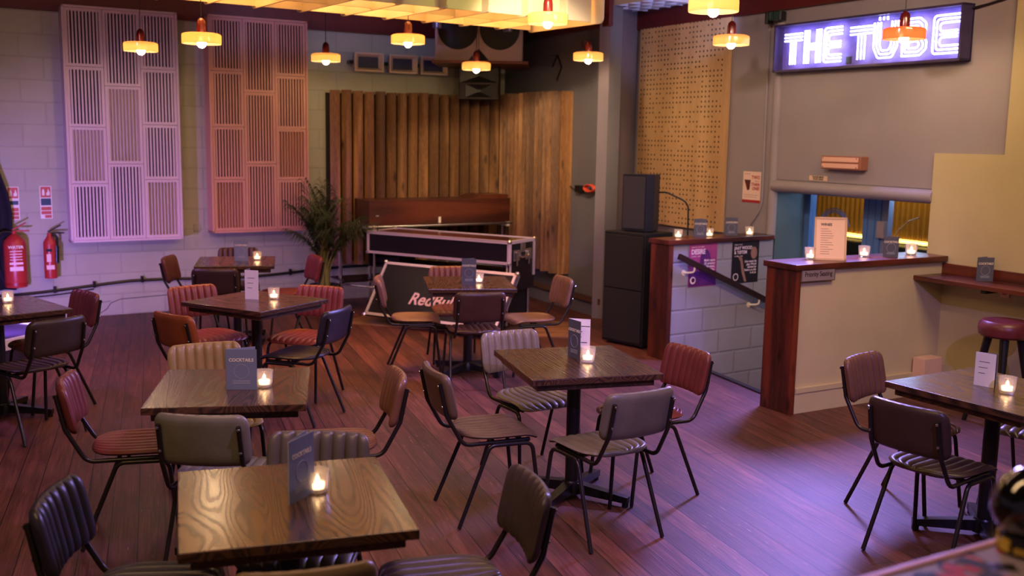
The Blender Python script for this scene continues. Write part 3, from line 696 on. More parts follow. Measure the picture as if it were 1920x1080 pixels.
for x in (.03, .405):
    for z in (.02, .095): MB().lathe([(.004, 0), (.004, .004)], 8, M=Matrix.Translation((x, -.092, z)) @ Matrix.Rotation(PI/2, 4, 'X')).build('screw', M_black, t)
o = MB().tube(fillet([(-.19, -.012, 3.1), (-.165, -.012, 1.32), (-.345, -.012, 1.10)], .28, 10), .011, 8).build('cable_conduit', M_right, None, True); o.location = W(WR, 0); o.rotation_euler = (0, 0, WR[1])
tag(o, 'thin grey painted conduit curving down the wall to the stair wall ledge', 'conduit')
t = thing('disco_projector', W(WR, -.02, -.09, 3.06), WR[1]+R(20), 'small shiny disco light above the left end of the neon sign', 'light fitting')
MB().cube(-.07, .07, -.05, .05, -.04, .045, .006).build('body', M_black, t)
MB().cube(-.085, -.06, -.06, .06, -.07, .04, .004).build('bracket', M_black, t)
q = MB()
for k in range(5): q.cube(-.05+.022*k, -.034+.022*k, -.056, -.05, -.035, .035)
q.build('mirror_strip', mat('foil', srgb(120, 190, 200), .12, 1.), t)
# neon sign
t = thing('neon_sign', W(WR, .005, 0, 2.555), WR[1], 'large violet white neon box sign on the bulkhead above the emergency light', 'neon sign')
SWd, SH, SD = 1.985, .42, .13
b = MB(); b.cube(0, SWd, -.02, 0, 0, SH)
e = .018; b.cube(0, SWd, -SD, 0, 0, e).cube(0, SWd, -SD, 0, SH-e, SH).cube(0, e, -SD, 0, 0, SH).cube(SWd-e, SWd, -SD, 0, 0, SH)
b.build('case', mat('sign_case', srgb(64, 52, 92), .4, noise=.25, nscale=9), t)
M_bed = mat('sign_bed', srgb(120, 104, 196), .35, noise=.35, nscale=6)
MB().cube(e, SWd-e, -.028, -.02, e, SH-e).build('backplate', M_bed, t)
M_neon = mat('neon_glow', (.8, .85, 1), .4, emit=(.66, .70, 1, 1), estr=8)
GLY = {  # strokes in a unit cell (w, h=1), each drawn as three parallel tubes
 'T': [[(0, .93), (1, .93)], [(0, .83), (1, .83)], [(0, .73), (1, .73)], [(.36, .68), (.36, 0)], [(.5, .68), (.5, 0)], [(.64, .68), (.64, 0)]],
 'H': [[(.0, 1), (.0, 0)], [(.13, 1), (.13, 0)], [(.26, 1), (.26, 0)], [(.74, 1), (.74, 0)], [(.87, 1), (.87, 0)], [(1, 1), (1, 0)], [(.28, .58), (.72, .58)], [(.28, .5), (.72, .5)], [(.28, .42), (.72, .42)]],
 'E': [[(1, 1), (0, 1), (0, 0), (1, 0)], [(1, .9), (.13, .9), (.13, .1), (1, .1)], [(1, .8), (.26, .8), (.26, .58), (.95, .58)], [(.26, .5), (.95, .5)], [(1, .2), (.26, .2), (.26, .42), (.95, .42)]],
 'U': [[(0, 1), (0, .3), (.2, 0), (.8, 0), (1, .3), (1, 1)], [(.13, 1), (.13, .33), (.27, .1), (.73, .1), (.87, .33), (.87, 1)], [(.26, 1), (.26, .36), (.34, .2), (.66, .2), (.74, .36), (.74, 1)]],
 'B': [[(0, 0), (0, 1), (.7, 1), (.95, .85), (.95, .65), (.8, .52), (1, .36), (1, .16), (.75, 0), (0, 0)], [(.13, .1), (.13, .9), (.65, .9), (.8, .8), (.8, .68), (.66, .57), (.13, .57)], [(.13, .47), (.68, .47), (.86, .34), (.86, .2), (.68, .1), (.13, .1)], [(.26, .2), (.26, .38), (.62, .38), (.72, .3), (.62, .2), (.26, .2)], [(.26, .66), (.26, .8), (.6, .8), (.68, .73), (.6, .66), (.26, .66)]]}
def glyph(ch, x, z, w, h):
    g = MB()
    for st in GLY[ch]:
        pts = [(x+u*w, -.075, z+v*h) for u, v in st]
        g.tube(fillet(pts, .03, 4) if len(pts) > 2 else pts, .0072, 6)
    g.build('neon_letter', M_neon, t, True)
for ch, x, w in (('T', .085, .215), ('H', .335, .19), ('E', .565, .20), ('T', .855, .25), ('U', 1.11, .24), ('B', 1.40, .23), ('E', 1.69, .23)):
    glyph(ch, x, .065, w, .285)
for x in (1.16, 1.20, 1.24): MB().tube([(x, -.075, .365), (x, -.075, .39)], .0085, 6).build('neon_accent', M_neon, t, True)
MB().cube(.665+.12, .80+.04, -.035, -.028, .04, .10).build('maker_plate', M_black, t)
o = MB().tube(fillet([(1.99, -.03, 2.94), (2.1, -.02, 2.955), (2.3, -.02, 2.99), (2.345, -.02, 3.12)], .06), .008, 6).build('sign_cable', M_black, None, True); o.location = W(WR, 0); o.rotation_euler = (0, 0, WR[1]); tag(o, 'black cable running from the neon sign along the wall', 'cable')

# ------------------------------------------------------------------ beyond the opening: blue window frame, glass, slatted booth
Mblue = mat('blue_gloss_frame', srgb(84, 124, 172), .35)
wn = bpy.data.objects.new('window_1', None); COL.objects.link(wn); wn.location = W(WR, 0, .42, 0); wn.rotation_euler = (0, 0, WR[1]); struct(wn)
f = MB(); f.cube(-.02, .066, -.04, .04, -1.2, 1.6).cube(.724, .914, -.05, .05, -1.2, 1.6).cube(1.72, 1.8, -.04, .04, -1.2, 1.6).cube(-.02, 1.8, -.04, .04, 1.5, 1.6)
f.cube(.76, .78, -.058, -.05, -1.2, 1.5).cube(.84, .86, -.058, -.05, -1.2, 1.5); f.build('window_frame', Mblue, wn)
MB().cube(.914, .985, -.03, .03, -1.2, 1.5).build('door_stile', mat('grey_blue_stile', srgb(120, 130, 150), .4), wn)
MB().cube(.90, .985, -.075, -.03, 1.11, 1.26, .004).build('lock_case', M_alu, wn)
M_glass = mat('clear_pane', (1, 1, 1), .0, trans=1., ior=1.05, alpha=.35)
MB().cube(.066, .724, -.004, .004, -1.2, 1.5).build('glass_pane', M_glass, wn); MB().cube(.985, 1.72, -.004, .004, -1.2, 1.5).build('glass_pane', M_glass, wn)
t = thing('slatted_booth_wall', W(WR, -.6, 2.0, .93), WR[1], 'ribbed timber wall with a glowing strip, seen through the blue window', 'slatted wall')
MB().cube(-1.6, 1.9, .03, .05, -.9, .95).build('backboard', M_black, t)
sl = MB()
for k in range(50): sl.cube(-1.6+.07*k, -1.562+.07*k, 0, .03, .0, .62)
sl.build('upright_slats', mat('golden_slats', srgb(190, 140, 60), .45, noise=.12, nscale=20), t)
MB().cube(-1.6, 1.9, -.012, .0, -.016, -.006).build('light_strip', mat('led_strip', (1, .8, .3), .5, emit=(1, .68, .16, 1), estr=14), t)
MB().cube(-1.6, 1.9, -.01, .0, .60, .612).build('top_rail', M_cream, t)
t = thing('banquette', W(WR, -.6, 1.96, 0), WR[1], 'dark leather bench seat below the glowing strip beyond the window', 'bench')
b = MB(); b.cube(-1.6, 1.9, -.2, -.03, .3, .89, .02); b.build('back_cushion', mat('dark_green_leather', srgb(38, 44, 44), .4), t)
MB().cube(-1.6, 1.9, -.7, -.2, .0, .45, .02).build('seat_base', MATS['dark_green_leather'], t)
t = thing('window_decal', W(WR, .36, .395, 1.14), WR[1], 'pale blue circular line drawing on the window glass', 'decal')
q = MB()
for rr, a0, a1 in ((.19, 10, 200), (.17, 25, 190), (.155, 20, 165)):
    q.tube([(rr*math.cos(R(a0+(a1-a0)*k/24)), 0, rr*math.sin(R(a0+(a1-a0)*k/24))) for k in range(25)], .005, 5)
q.build('arcs', mat('decal_blue', srgb(96, 130, 190), .5), t, True)
o = MB().tube([(1.02, .40, 1.08), (1.1, .40, 1.2), (1.2, .40, 1.28), (1.3, .40, 1.315)], .008, 5).build('decal_sweep', mat('decal_tan', srgb(190, 160, 100), .5)); o.location = W(WR, 0); o.rotation_euler = (0, 0, WR[1]); tag(o, 'pale curved stroke on the right window glass', 'decal')

# ------------------------------------------------------------------ right shelf, stool, socket
t = thing('wall_shelf', W(WR, 1.9, -.03, .91), WR[1], 'dark wood drinks shelf with upstand along the cream wall', 'shelf')
MB().cube(0, 2.2, -.34, 0, 0, .034, .004).build('shelf_board', M_ledge, t); MB().cube(0.02, 2.2, -.024, 0, .034, .115, .003).build('upstand', M_ledge, t)
for x in (.55, 1.6): MB().cube(x, x+.04, -.26, -.0, -.035, 0).build('bracket', M_black, t)
menu(W(WR, 2.34, -.20, .944), R(4), R(30), 'dark grey menu standing on the wall shelf', cover=M_menu_dark, w=.125, h=.175)
t = thing('wall_socket', W(WR, 2.43, -.03, .83), WR[1], 'small cream socket on the wall under the drinks shelf', 'socket'); MB().cube(0, .075, -.012, 0, 0, .075, .003).build('faceplate', Mp, t)
MB().lathe([(.02, 0), (.018, .012)], 14, M=Matrix.Translation((.037, -.012, .04)) @ Matrix.Rotation(PI/2, 4, 'X')).build('plug', mat('red_brown_plug', srgb(150, 70, 60), .5), t)
t = thing('bar_stool', (3.42, 6.98, 0), R(20), 'round bar stool with a dark red padded seat under the wall shelf', 'stool')
MB().lathe([(.0, .625), (.155, .625), (.172, .64), (.178, .68), (.172, .715), (.15, .735), (.0, .742)], 32, cap=False).build('seat', mat('oxblood_leather', srgb(96, 38, 42), .35, noise=.2, nscale=12), t, True)
for k in range(4):
    a = R(45)+k*PI/2; c, s_ = math.cos(a), math.sin(a)
    MB().tube([(c*.10, s_*.10, .63), (c*.215, s_*.215, 0)], .03, 10, r2=.016).build('leg', M_black, t, True)
MB().tube([(.19*math.cos(2*PI*k/28), .19*math.sin(2*PI*k/28), .2) for k in range(28)], .009, 8, True).build('foot_ring', M_black, t, True)

# ------------------------------------------------------------------ loudspeakers by the stair wall
t = thing('subwoofer_cabinet', (.872, 9.694, 0), R(-47), 'tall black bass cabinet on the floor beside the stair wall', 'loudspeaker')
BX, BY, BZ = .50, .40, 1.075
M_cab = mat('black_textured_paint', srgb(20, 19, 21), .55, bump=.15, bscale=300)
MB().cube(0, BX, 0, BY, .02, BZ, .012).build('cabinet', M_cab, t)
gm = mat('speaker_grille', srgb(26, 22, 22), .7, bump=.4, bscale=500)
MB().cube(.02, BX-.02, -.012, .002, .545, BZ-.03, .004).build('grille', gm, t); MB().cube(.02, BX-.02, -.012, .002, .045, .535, .004).build('grille', gm, t)
MB().cube(.14, .30, .12, .26, BZ-.001, BZ+.008).build('pole_plate', M_black, t)
q = MB()
for x in (.05, .45):
    for y in (.05, .36): q.lathe([(.02, 0), (.02, .022)], 10, (x, y, 0))
q.build('foot', M_black, t)
t = thing('monitor_loudspeaker', (1.21, 9.66, 1.084), R(-34), 'small black loudspeaker standing on the bass cabinet', 'loudspeaker')
v = [(-.145, -.12), (.10, -.12), (.145, -.04), (.10, .16), (-.10, .16)]
b = MB(); b.prism(v, 0, .525); b.build('cabinet', mat('speaker_black', srgb(28, 27, 34), .5), t)
MB().cube(-.135, .09, -.128, -.12, .02, .505, .003).build('grille', mat('speaker_front_grille', srgb(52, 48, 50), .6, bump=.3, bscale=500), t)
MB().lathe([(.012, 0), (.012, .02)], 10, M=Matrix.Translation((.125, -.04, .36)) @ Matrix.Rotation(PI/2, 4, 'Y')).build('connector', M_black, t)
o = MB().tube(fillet([(1.355, 9.60, 1.445), (1.42, 9.57, 1.45), (1.62, 9.50, 1.36), (1.60, 9.35, 1.07)], .12, 8), .008, 8).build('speaker_cable', M_black, None, True); tag(o, 'black cable hanging from the small loudspeaker to the ledge', 'cable')

# ------------------------------------------------------------------ flight case booth
CB = Vector((-.03, 9.95, 0)); CA = R(-30)
t = thing('flight_case_booth', CB, CA, 'black flight case desk with aluminium edges, in front of the mahogany cabinet', 'flight case')
CW = 1.74; CD = .50; Z0, Z1 = .70, .915
M_lam = mat('black_laminate', srgb(26, 20, 22), .35); M_edge = mat('case_edge', (.88, .74, .70), .38, .55)
MB().cube(-CW, 0, 0, CD, Z0, Z1).build('top_tray', M_lam, t)
def edges(x0, x1, y, z0, z1, e=.026, th=.012): return MB().cube(x0, x1, y-th, y, z0, z0+e).cube(x0, x1, y-th, y, z1-e, z1).cube(x0, x0+e, y-th, y, z0, z1).cube(x1-e, x1, y-th, y, z0, z1)
b = edges(-CW-.005, .005, 0, Z0-.008, Z1+.008); b.cube(-CW-.01, .01, -.012, .02, Z1, Z1+.012).cube(-CW-.01, .01, CD-.02, CD+.01, Z1, Z1+.012).cube(-.015, .012, 0, CD, Z1-.02, Z1+.012).cube(-CW-.01, -CW+.02, 0, CD, Z1, Z1+.012).cube(-.002, .012, CD-.03, CD, .55, Z1).cube(-.002, .012, 0, .02, .5, Z1)
b.build('edge_trim', M_edge, t)
q = MB()
for x in (-CW, 0):
    for y in (0, CD):
        for z in (Z1,): q.lathe([(.0, -.022), (.022, -.012), (.024, .006), (.012, .02), (0, .022)], 12, (x, y, z), cap=False)
for x in (-CW, 0): q.lathe([(.0, -.02), (.02, -.01), (.02, .01), (0, .02)], 12, (x, -.004, Z0), cap=False)
q.build('ball_corner', M_alu, t, True)
MB().cube(-CW+.02, -.02, .02, CD-.02, Z1+.002, Z1+.006).build('glass_top', mat('smoked_glass_top', srgb(12, 12, 16), .03, 0, .8, coat=1), t)
MB().cube(-.012, .0, .0, CD, .42, Z0).build('side_panel', M_lam, t); MB().cube(-CW, -CW+.012, 0, CD, .55, Z0).build('side_panel', M_lam, t); MB().cube(-CW+.03, -CW+.33, .1, .4, .585, Z0).build('mixer_box', M_lam, t)
for yy in (.06, .30):
    q = MB(); q.cube(.0, .012, yy, yy+.13, Z0+.02, Z0+.13, .004); q.cube(.012, .026, yy+.03, yy+.10, Z0+.04, Z0+.11, .005); q.cube(.012, .02, yy+.05, yy+.08, Z0-.03, Z0+.04, .004)
    q.build('butterfly_latch', M_chrome, t)
q = MB(); q.cube(0, .012, .2, .30, Z0+.10, Z0+.19, .004); q.tube(fillet([(.02, .17, Z0+.10), (.035, .17, Z0+.06), (.035, .33, Z0+.06), (.02, .33, Z0+.10)], .02), .011, 8); q.build('handle', M_chrome, t, True)
# lower rack; its near-black box stands in for the shade below the desk
MB().cube(-CW+.1, -.06, .12, CD-.02, .10, .60).build('under_desk_shade', mat('case_shadow_black', srgb(18, 15, 16), .6), t)
q = MB()
for x in (-CW+.06, -.04):
    for y in (.03, CD-.04): q.tube([(x, y, .08), (x, y, Z0)], .014, 8)
q.build('stand_tube', M_alu, t, True)
q = MB()
for x in (-CW+.2, -.15):
    for y in (.16, CD-.08): q.lathe([(.03, -.015), (.03, .015)], 12, M=Matrix.Translation((x, y, .045)) @ Matrix.Rotation(PI/2, 4, 'Y'))
q.build('caster', M_black, t, True); MB().cube(-CW+.14, -.1, .12, CD-.02, .07, .10).build('caster_board', M_black, t)
# leaning lid with lettering
lid = thing('flight_case_cover', CB, CA, 'black flight case cover leaning against the desk, with large pale lettering', 'case cover')
lw = 1.58; lh = .60; tilt = math.atan2(.30, .52)
ML = Matrix.Translation((-1.50, -.37, .105)) @ Matrix.Rotation(-tilt, 4, 'X')
ML = ML @ Matrix(((1, 0, .09, 0), (0, 1, 0, 0), (0, 0, 1, 0), (0, 0, 0, 1)))
MB().cube(0, lw, 0, .05, 0, lh, M=ML).build('lid_panel', M_lam, lid)
e = .028
MB().cube(0, lw, -.01, .06, 0, e, M=ML).cube(0, lw, -.01, .06, lh-e, lh, M=ML).cube(0, e, -.01, .06, 0, lh, M=ML).cube(lw-e, lw, -.01, .06, 0, lh, M=ML).build('edge_trim', M_edge, lid)
MB().cube(lw, lw+.012, .0, .055, .1, .22, M=ML).cube(lw, lw+.012, 0, .055, .36, .48, M=ML).build('butterfly_latch', M_chrome, lid)
q = MB()
for x in (0, lw):
    for z in (0, lh): q.lathe([(.0, -.022), (.024, -.01), (.024, .01), (0, .022)], 12, M=ML @ Matrix.Translation((x, .0, z)), cap=False)
q.build('ball_corner', M_alu, lid, True)
M_let = mat('pale_pink_lettering', srgb(226, 190, 184), .5)
text('lettering', 'RedBull', .178, M_let, lid, ML @ face_M(.47, -.004, .168), .002, 'LEFT', .2, .0035, 1.0)
MB().cube(.70, .78, -.004, 0, .415, .43, M=ML @ Matrix.Rotation(R(-3), 4, 'Y')).build('emblem_fragment', M_let, lid)
o = MB().prism([(-1.75, 10.40), (.40, 9.82), (.72, 9.86), (.80, 10.60), (-1.45, 11.2)], 0, .012).build('plywood_sheet', wood('pale_ply_floor', srgb(120, 84, 56), srgb(150, 110, 76), 'X', 1.5)); tag(o, 'thin pale plywood sheet on the floor under the flight case', 'board')

# ------------------------------------------------------------------ keyboard cabinet on tube trolley behind the case
t = thing('keyboard_cabinet', W(WL, 2.717, -.75, 0), WL[1], 'long mahogany keyboard cabinet standing behind the flight case', 'keyboard cabinet')
MB().cube(0, 1.82, 0, .42, .93, 1.21, .004).build('cabinet', M_mahog, t)
b = MB(); b.add([(1.30, .02, 1.205), (1.45, .02, 1.255), (1.80, .02, 1.255), (1.80, .02, 1.205), (1.30, .40, 1.205), (1.45, .40, 1.255), (1.80, .40, 1.255), (1.80, .40, 1.205)], [(0, 1, 2, 3)[::-1], (4, 5, 6, 7), (0, 1, 5, 4), (1, 2, 6, 5), (2, 3, 7, 6), (3, 0, 4, 7)]); b.build('music_rest', M_mahog, t)
MB().cube(.86, .89, -.008, 0, .94, 1.01).build('lock_plate', M_cream, t); MB().cube(.08, .115, -.006, 0, 1.03, 1.045).build('label_plate', M_alu, t)
tr = thing('tube_trolley', W(WL, 2.717, -.75, 0), WL[1], 'chrome tube trolley on casters carrying the mahogany cabinet', 'trolley')
MB().tube([(-.02, -.02, .915), (1.84, -.02, .915)], .015, 8).tube([(-.02, .40, .915), (1.84, .40, .915)], .015, 8).tube([(-.3, .1, .30), (1.84, .1, .30)], .012, 8).tube([(-.3, .1, .28), (.2, -.1, .22)], .012, 8).build('rail', M_alu, tr, True)
for x, z in ((-.30, .84), (.05, .9), (1.78, .9)):
    p = MB().tube([(x, .1, .08), (x, .1, z)], .02, 10).build('upright', M_chrome, tr, True)
    MB().lathe([(.04, -.014), (.04, .014)], 14, M=Matrix.Translation((x, .1, .04)) @ Matrix.Rotation(PI/2, 4, 'Y')).build('caster', M_black, p, True)
for x in (.05, 1.78): MB().cube(x-.02, x+.02, -.03, .42, .88, .93).build('corner_fitting', M_cream, tr)
MB().cube(-.34, .4, -.1, .32, .33, .345).build('shelf_plate', M_black, tr)

# ------------------------------------------------------------------ palm
random.seed(21)
t = thing('areca_palm', (-2.06, 11.12, 0), 0, 'tall potted palm with fine leaflets beside the timber louvre panel', 'potted palm')
MB().lathe([(.0, 0), (.13, 0), (.17, .30), (.155, .30), (.15, .27), (0, .27)], 24, cap=False).build('pot', mat('dark_pot', srgb(50, 44, 44), .5), t, True)
M_leaf = mat('palm_leaf', srgb(50, 60, 32), .45, noise=.25, nscale=4); M_stem = mat('palm_stem', srgb(136, 132, 58), .5, noise=.2, nscale=10)
stm = MB(); lf = MB()
for k in range(34):
    a = random.uniform(0, 2*PI); lean = random.uniform(.25, .85); L = random.uniform(.8, 1.28)
    d = Vector((math.cos(a), math.sin(a), 0)); pts = []
    lean *= 1-.62*max(0, min(1, (d.x*-.515+d.y*.857)*1.6)); b0 = Vector((math.cos(a*3)*.05, math.sin(a*2)*.05, .25))
    for i in range(15):
        u = i/14; pts.append(b0+d*(lean*L*u**2.2*.85)+Vector((0, 0, 1))*(L*(u-.36*lean*u**3.2)))
    stm.tube(pts[:9], .0085, 6, r2=.006)
    lf.tube(pts[8:], .005, 4, r2=.0015)
    for i in range(5, 14):
        for h_ in range(3):
            p = pts[i].lerp(pts[i+1], h_/3) if i < 14 else pts[i]; tg = (pts[min(i+1, 14)]-pts[i-1]).normalized()
            sd = tg.cross(Vector((0, 0, 1)));
            if sd.length < .1: sd = Vector((-d.y, d.x, 0))
            sd.normalize(); u = (i+h_/3)/14
            ln = .24*math.sin(PI*min(1, (u-.3)/.75))**.7+.05
            if u < .5 and random.random() < .45: continue
            for sgn in (-1, 1):
                dr = (sd*sgn*.8+tg*.75+Vector((0, 0, random.uniform(-.25, .15)))).normalized(); q = p+dr*ln*.55; e = p+dr*ln+Vector((0, 0, -.10*ln/.2))
                nrm = dr.cross(Vector((0, 0, 1))).normalized()*.0062
                lf.add([tuple(p), tuple(q+nrm), tuple(e), tuple(q-nrm)], [(0, 1, 2, 3)])
stm.build('stems', M_stem, t, True); lf.build('leaves', M_leaf, t)

# ------------------------------------------------------------------ PA in the corner
t = thing('bass_loudspeaker', (-.42, 11.75, 2.775), R(-2), 'white double woofer cabinet on a shelf high in the corner', 'loudspeaker')
b = MB(); w2, hh = .49, .58; dd = .35
b.add([(-w2, 0, 0), (-.12, 0, 0), (0, 0, .135), (.12, 0, 0), (w2, 0, 0), (w2, 0, hh), (-w2, 0, hh)]+[(-w2, dd, 0), (-.12, dd, 0), (0, dd, .135), (.12, dd, 0), (w2, dd, 0), (w2, dd, hh), (-w2, dd, hh)], [(6, 5, 4, 3, 2, 1, 0), tuple(range(7, 14))]+[(i, (i+1) % 7, 7+(i+1) % 7, 7+i) for i in range(7)])
b.build('cabinet', mat('pinkish_white_paint', srgb(176, 150, 150), .5), t)
for x in (-.235, .235):
    c = MB().lathe([(.225, 0), (.225, .006), (.21, .008), (.205, -.0)], 36, M=Matrix.Translation((x, -.001, .345)) @ Matrix.Rotation(PI/2, 4, 'X'), cap=False).lathe([(.21, .004), (.09, .002), (.06, .006), (0, .012)], 36, M=Matrix.Translation((x, -.001, .345)) @ Matrix.Rotation(PI/2, 4, 'X'), cap=False).build('woofer', mat('black_cone', srgb(18, 15, 20), .5), t, True)
MB().cube(-.003, .003, -.003, 0, .135, hh).build('seam', M_black, t)
o = MB().cube(-.52, .56, -.06, .9, 0, .03).build('speaker_shelf', wood('red_shelf', srgb(86, 28, 22), srgb(120, 46, 36), 'X', 2)); o.location = (-.42, 11.75, 2.743); o.rotation_euler = (0, 0, R(-2)); tag(o, 'dark red plank shelf under the white woofer cabinet', 'shelf')
t = thing('horn_loudspeaker', (-.43, 12.25, 2.37), R(-2), 'dark two horn loudspeaker hanging under the corner shelf', 'loudspeaker')
M_horn = mat('dark_brown_horn', srgb(46, 28, 30), .6); M_hb = mat('horn_black', srgb(22, 18, 20), .4)
w2, hh = .235, .38
MB().cube(-w2, w2, .03, .4, 0, hh).cube(-w2, w2, 0, .03, .17, .19).cube(-w2, -w2+.015, 0, .03, 0, hh).cube(w2-.015, w2, 0, .03, 0, hh).cube(-w2, w2, 0, .03, 0, .02).cube(-w2, w2, 0, .03, hh-.015, hh).cube(-w2, -w2+.08, 0, .03, .02, .17).cube(w2-.08, w2, 0, .03, .02, .17).build('cabinet', M_horn, t)
def horn(x0, x1, z0, z1):
    xm, zm = (x0+x1)/2, (z0+z1)/2; h = MB()
    h.add([(x0, .001, z0), (x1, .001, z0), (x1, .001, z1), (x0, .001, z1), (xm-.02, .028, zm-.015), (xm+.02, .028, zm-.015), (xm+.02, .028, zm+.015), (xm-.02, .028, zm+.015)], [(0, 1, 5, 4), (1, 2, 6, 5), (2, 3, 7, 6), (3, 0, 4, 7), (4, 5, 6, 7)])
    h.build('horn', M_hb, t)
horn(-w2+.015, w2-.015, .19, hh-.015); horn(-w2+.08, w2-.08, .02, .17)
for k, lab in enumerate(('cream wall loudspeaker, first from the salmon panel', 'cream wall loudspeaker, second from the salmon panel', 'cream wall loudspeaker partly under the corner shelf')):
    s0 = (2.83, 3.26, 3.66)[k]
    t = thing('wall_loudspeaker', W(WL, s0+.14, -.02, 2.645), WL[1]-R(4), lab, 'loudspeaker', 'cream wall loudspeakers')
    Mc = mat('aged_cream_plastic', srgb(208, 178, 152), .35)
    w2, hh = .175, .215
    b = MB(); fr = [(-w2+.0, -.19, .0), (w2, -.19, .0), (w2, -.19, hh), (-w2, -.19, hh)]; bk_ = [(-w2+.03, -.03, .03), (w2-.03, -.03, .03), (w2-.03, -.03, hh-.03), (-w2+.03, -.03, hh-.03)]
    b.add(fr+bk_, [(4, 5, 6, 7), (0, 4, 7, 3), (1, 2, 6, 5), (0, 1, 5, 4), (3, 7, 6, 2)])
    inn = [(-w2+.02, -.19, .02), (w2-.02, -.19, .02), (w2-.02, -.19, hh-.02), (-w2+.02, -.19, hh-.02)]; dp = [(-w2+.055, -.15, .045), (w2-.055, -.15, .045), (w2-.055, -.15, hh-.045), (-w2+.055, -.15, hh-.045)]
    b.add(fr+inn, [(0, 1, 5, 4), (1, 2, 6, 5), (2, 3, 7, 6), (3, 0, 4, 7)]); b.add(inn+dp, [(0, 1, 5, 4), (1, 2, 6, 5), (2, 3, 7, 6), (3, 0, 4, 7)])
    b.build('housing', Mc, t)
    MB().cube(-w2+.055, w2-.055, -.152, -.146, .045, hh-.045).build('grille', mat('indigo_grille', srgb(44, 40, 66), .5), t)
    MB().cube(-w2-.03, -w2+.04, -.1, .04, hh/2-.02, hh/2+.02).build('bracket', M_black, t)
    MB().cube(-.03, .03, -.04, .05, hh/2-.03, hh/2+.03).build('wall_mount', M_black, t)

# small things on the back wall
t = thing('wall_switch', W(WB, 1.90, 0, 1.345), WB[1], 'black switch box on the grey wall beside the timber panel', 'switch box'); MB().cube(0, .12, -.06, 0, 0, .075, .004).build('box', M_black, t)
MB().tube([(-.2, -.01, .06), (-.1, -.02, .03), (0, -.03, .03)], .006, 6).build('lead', M_black, t)
t = thing('cable_coil', W(WB, 2.14, -.03, 1.36), WB[1], 'coiled orange red cable hung on the grey wall', 'cable')
q = MB()
for k in range(9): q.tube([(.1+.10*math.cos(2*PI*j/18), -.012*k*.5-.01, .04+(.032+.003*(k % 3))*math.sin(2*PI*j/18)) for j in range(18)], .0075, 6, True)
q.build('loops', mat('orange_red_cable', srgb(196, 74, 54), .5), t, True); MB().tube([(-.15, -.01, -.02), (.05, -.012, -.022)], .003, 5).build('tail', M_black, t)
o = MB().tube([(1.25, -.012, 2.74), (1.36, -.012, 2.86), (1.46, -.012, 2.72), (1.37, -.012, 2.60)], .008, 6).tube([(1.2, -.012, 2.87), (1.36, -.012, 2.86)], .004, 6).lathe([(.012, -.02), (.014, 0), (.008, .02)], 10, (1.37, -.012, 2.59)).build('wire_hanger', M_black); o.location = W(WB, 0); o.rotation_euler = (0, 0, WB[1]); tag(o, 'bent wire diamond hanging on the grey wall above the timber panel', 'wire')
t = thing('ceiling_camera', W(WB, 2.06, -.0, 2.93), WB[1], 'small dark domed sensor high on the grey wall', 'sensor'); MB().lathe([(.0, -.05), (.04, -.04), (.055, 0), (.055, .03), (.0, .03)], 16, (0, -.06, 0), cap=False).build('dome', mat('brown_dome', srgb(74, 50, 50), .3), t, True); MB().cube(-.02, .02, -.05, 0, -.02, .03).build('bracket', M_black, t)

# ------------------------------------------------------------------ left wall: extinguishers, signs, cable, curtain
M_red = mat('extinguisher_red', srgb(168, 48, 44), .32)
def extinguisher(s, z, r, h, big, label):
    t = thing('fire_extinguisher', W(WL, s, -r-.03, z), WL[1], label, 'fire extinguisher', 'red fire extinguishers')
    MB().lathe([(.0, .0), (r*.96, .0), (r, .02), (r, h*.80), (r*.93, h*.87), (r*.55, h*.95), (.022, h), (.02, h+.03), (0, h+.03)], 28, cap=False).build('cylinder', M_red, t, True)
    hm = M_red if big else M_black
    MB().cube(-.012, .14, -.012, .012, h+.02, h+.032, M=Matrix.Rotation(R(0), 4, 'Y')).cube(-.012, .13, -.012, .012, h+.04, h+.052, M=Matrix.Translation((0, 0, h+.04)) @ Matrix.Rotation(R(-28), 4, 'Y') @ Matrix.Translation((0, 0, -h-.04))).build('lever', hm, t)
    if big:
        MB().tube(fillet([(-.02, 0, h+.02), (-.11, 0, h+.02), (-.16, -.02, h-.06), (-.15, -.02, h*.3)], .05), .013, 8).build('hose', M_black, t, True)
        text('lettering', 'WATER', .04, M_ink, t, face_M(0, -r-.002, h*.74), .002, 'CENTER', 0, .001)
        q = MB()
        for k in range(4): q.cube(-.055, .055, -r-.002, -r+.01, h*.68-.028*k, h*.68-.028*k+.008)
        q.cube(-.06, .06, -r-.002, -r+.012, h*.44, h*.48).cube(-.06, .06, -r-.002, -r+.012, h*.32, h*.40).build('label_print', mat('label_pink', srgb(226, 190, 180), .5), t)
        q = MB(); q.lathe([(r+.002, .02), (r+.002, .05)], 28).build('base_band', mat('red_band', srgb(150, 32, 30), .35), t, True)
    else:
        MB().tube(fillet([(.01, 0, h+.01), (.07, -.01, h), (.065, -.02, h*.75)], .03), .012, 8).tube([(.06, -.03, h*.76), (.055, -.035, h*.36)], .024, 10).build('horn_nozzle', M_black, t, True)
        MB().cube(-.045, .01, -r-.003, -r+.02, h*.64, h*.70).build('strap', M_black, t)
        MB().cube(-.045, .03, -r-.002, -r+.02, h*.22, h*.32).cube(-.04, .0, -r-.002, -r+.02, h*.4, h*.58).build('label_print', mat('label_pink', srgb(226, 190, 180), .5), t)
    MB().cube(-.03, .03, r-.01, r+.028, h*.85, h*.92).build('wall_bracket', M_chrome, t)
extinguisher(-.80, .375, .105, .53, True, 'large red water fire extinguisher on the left wall beside the curtain')
extinguisher(-.475, .44, .062, .43, False, 'slim red fire extinguisher with a black horn, nearer the pink panel')
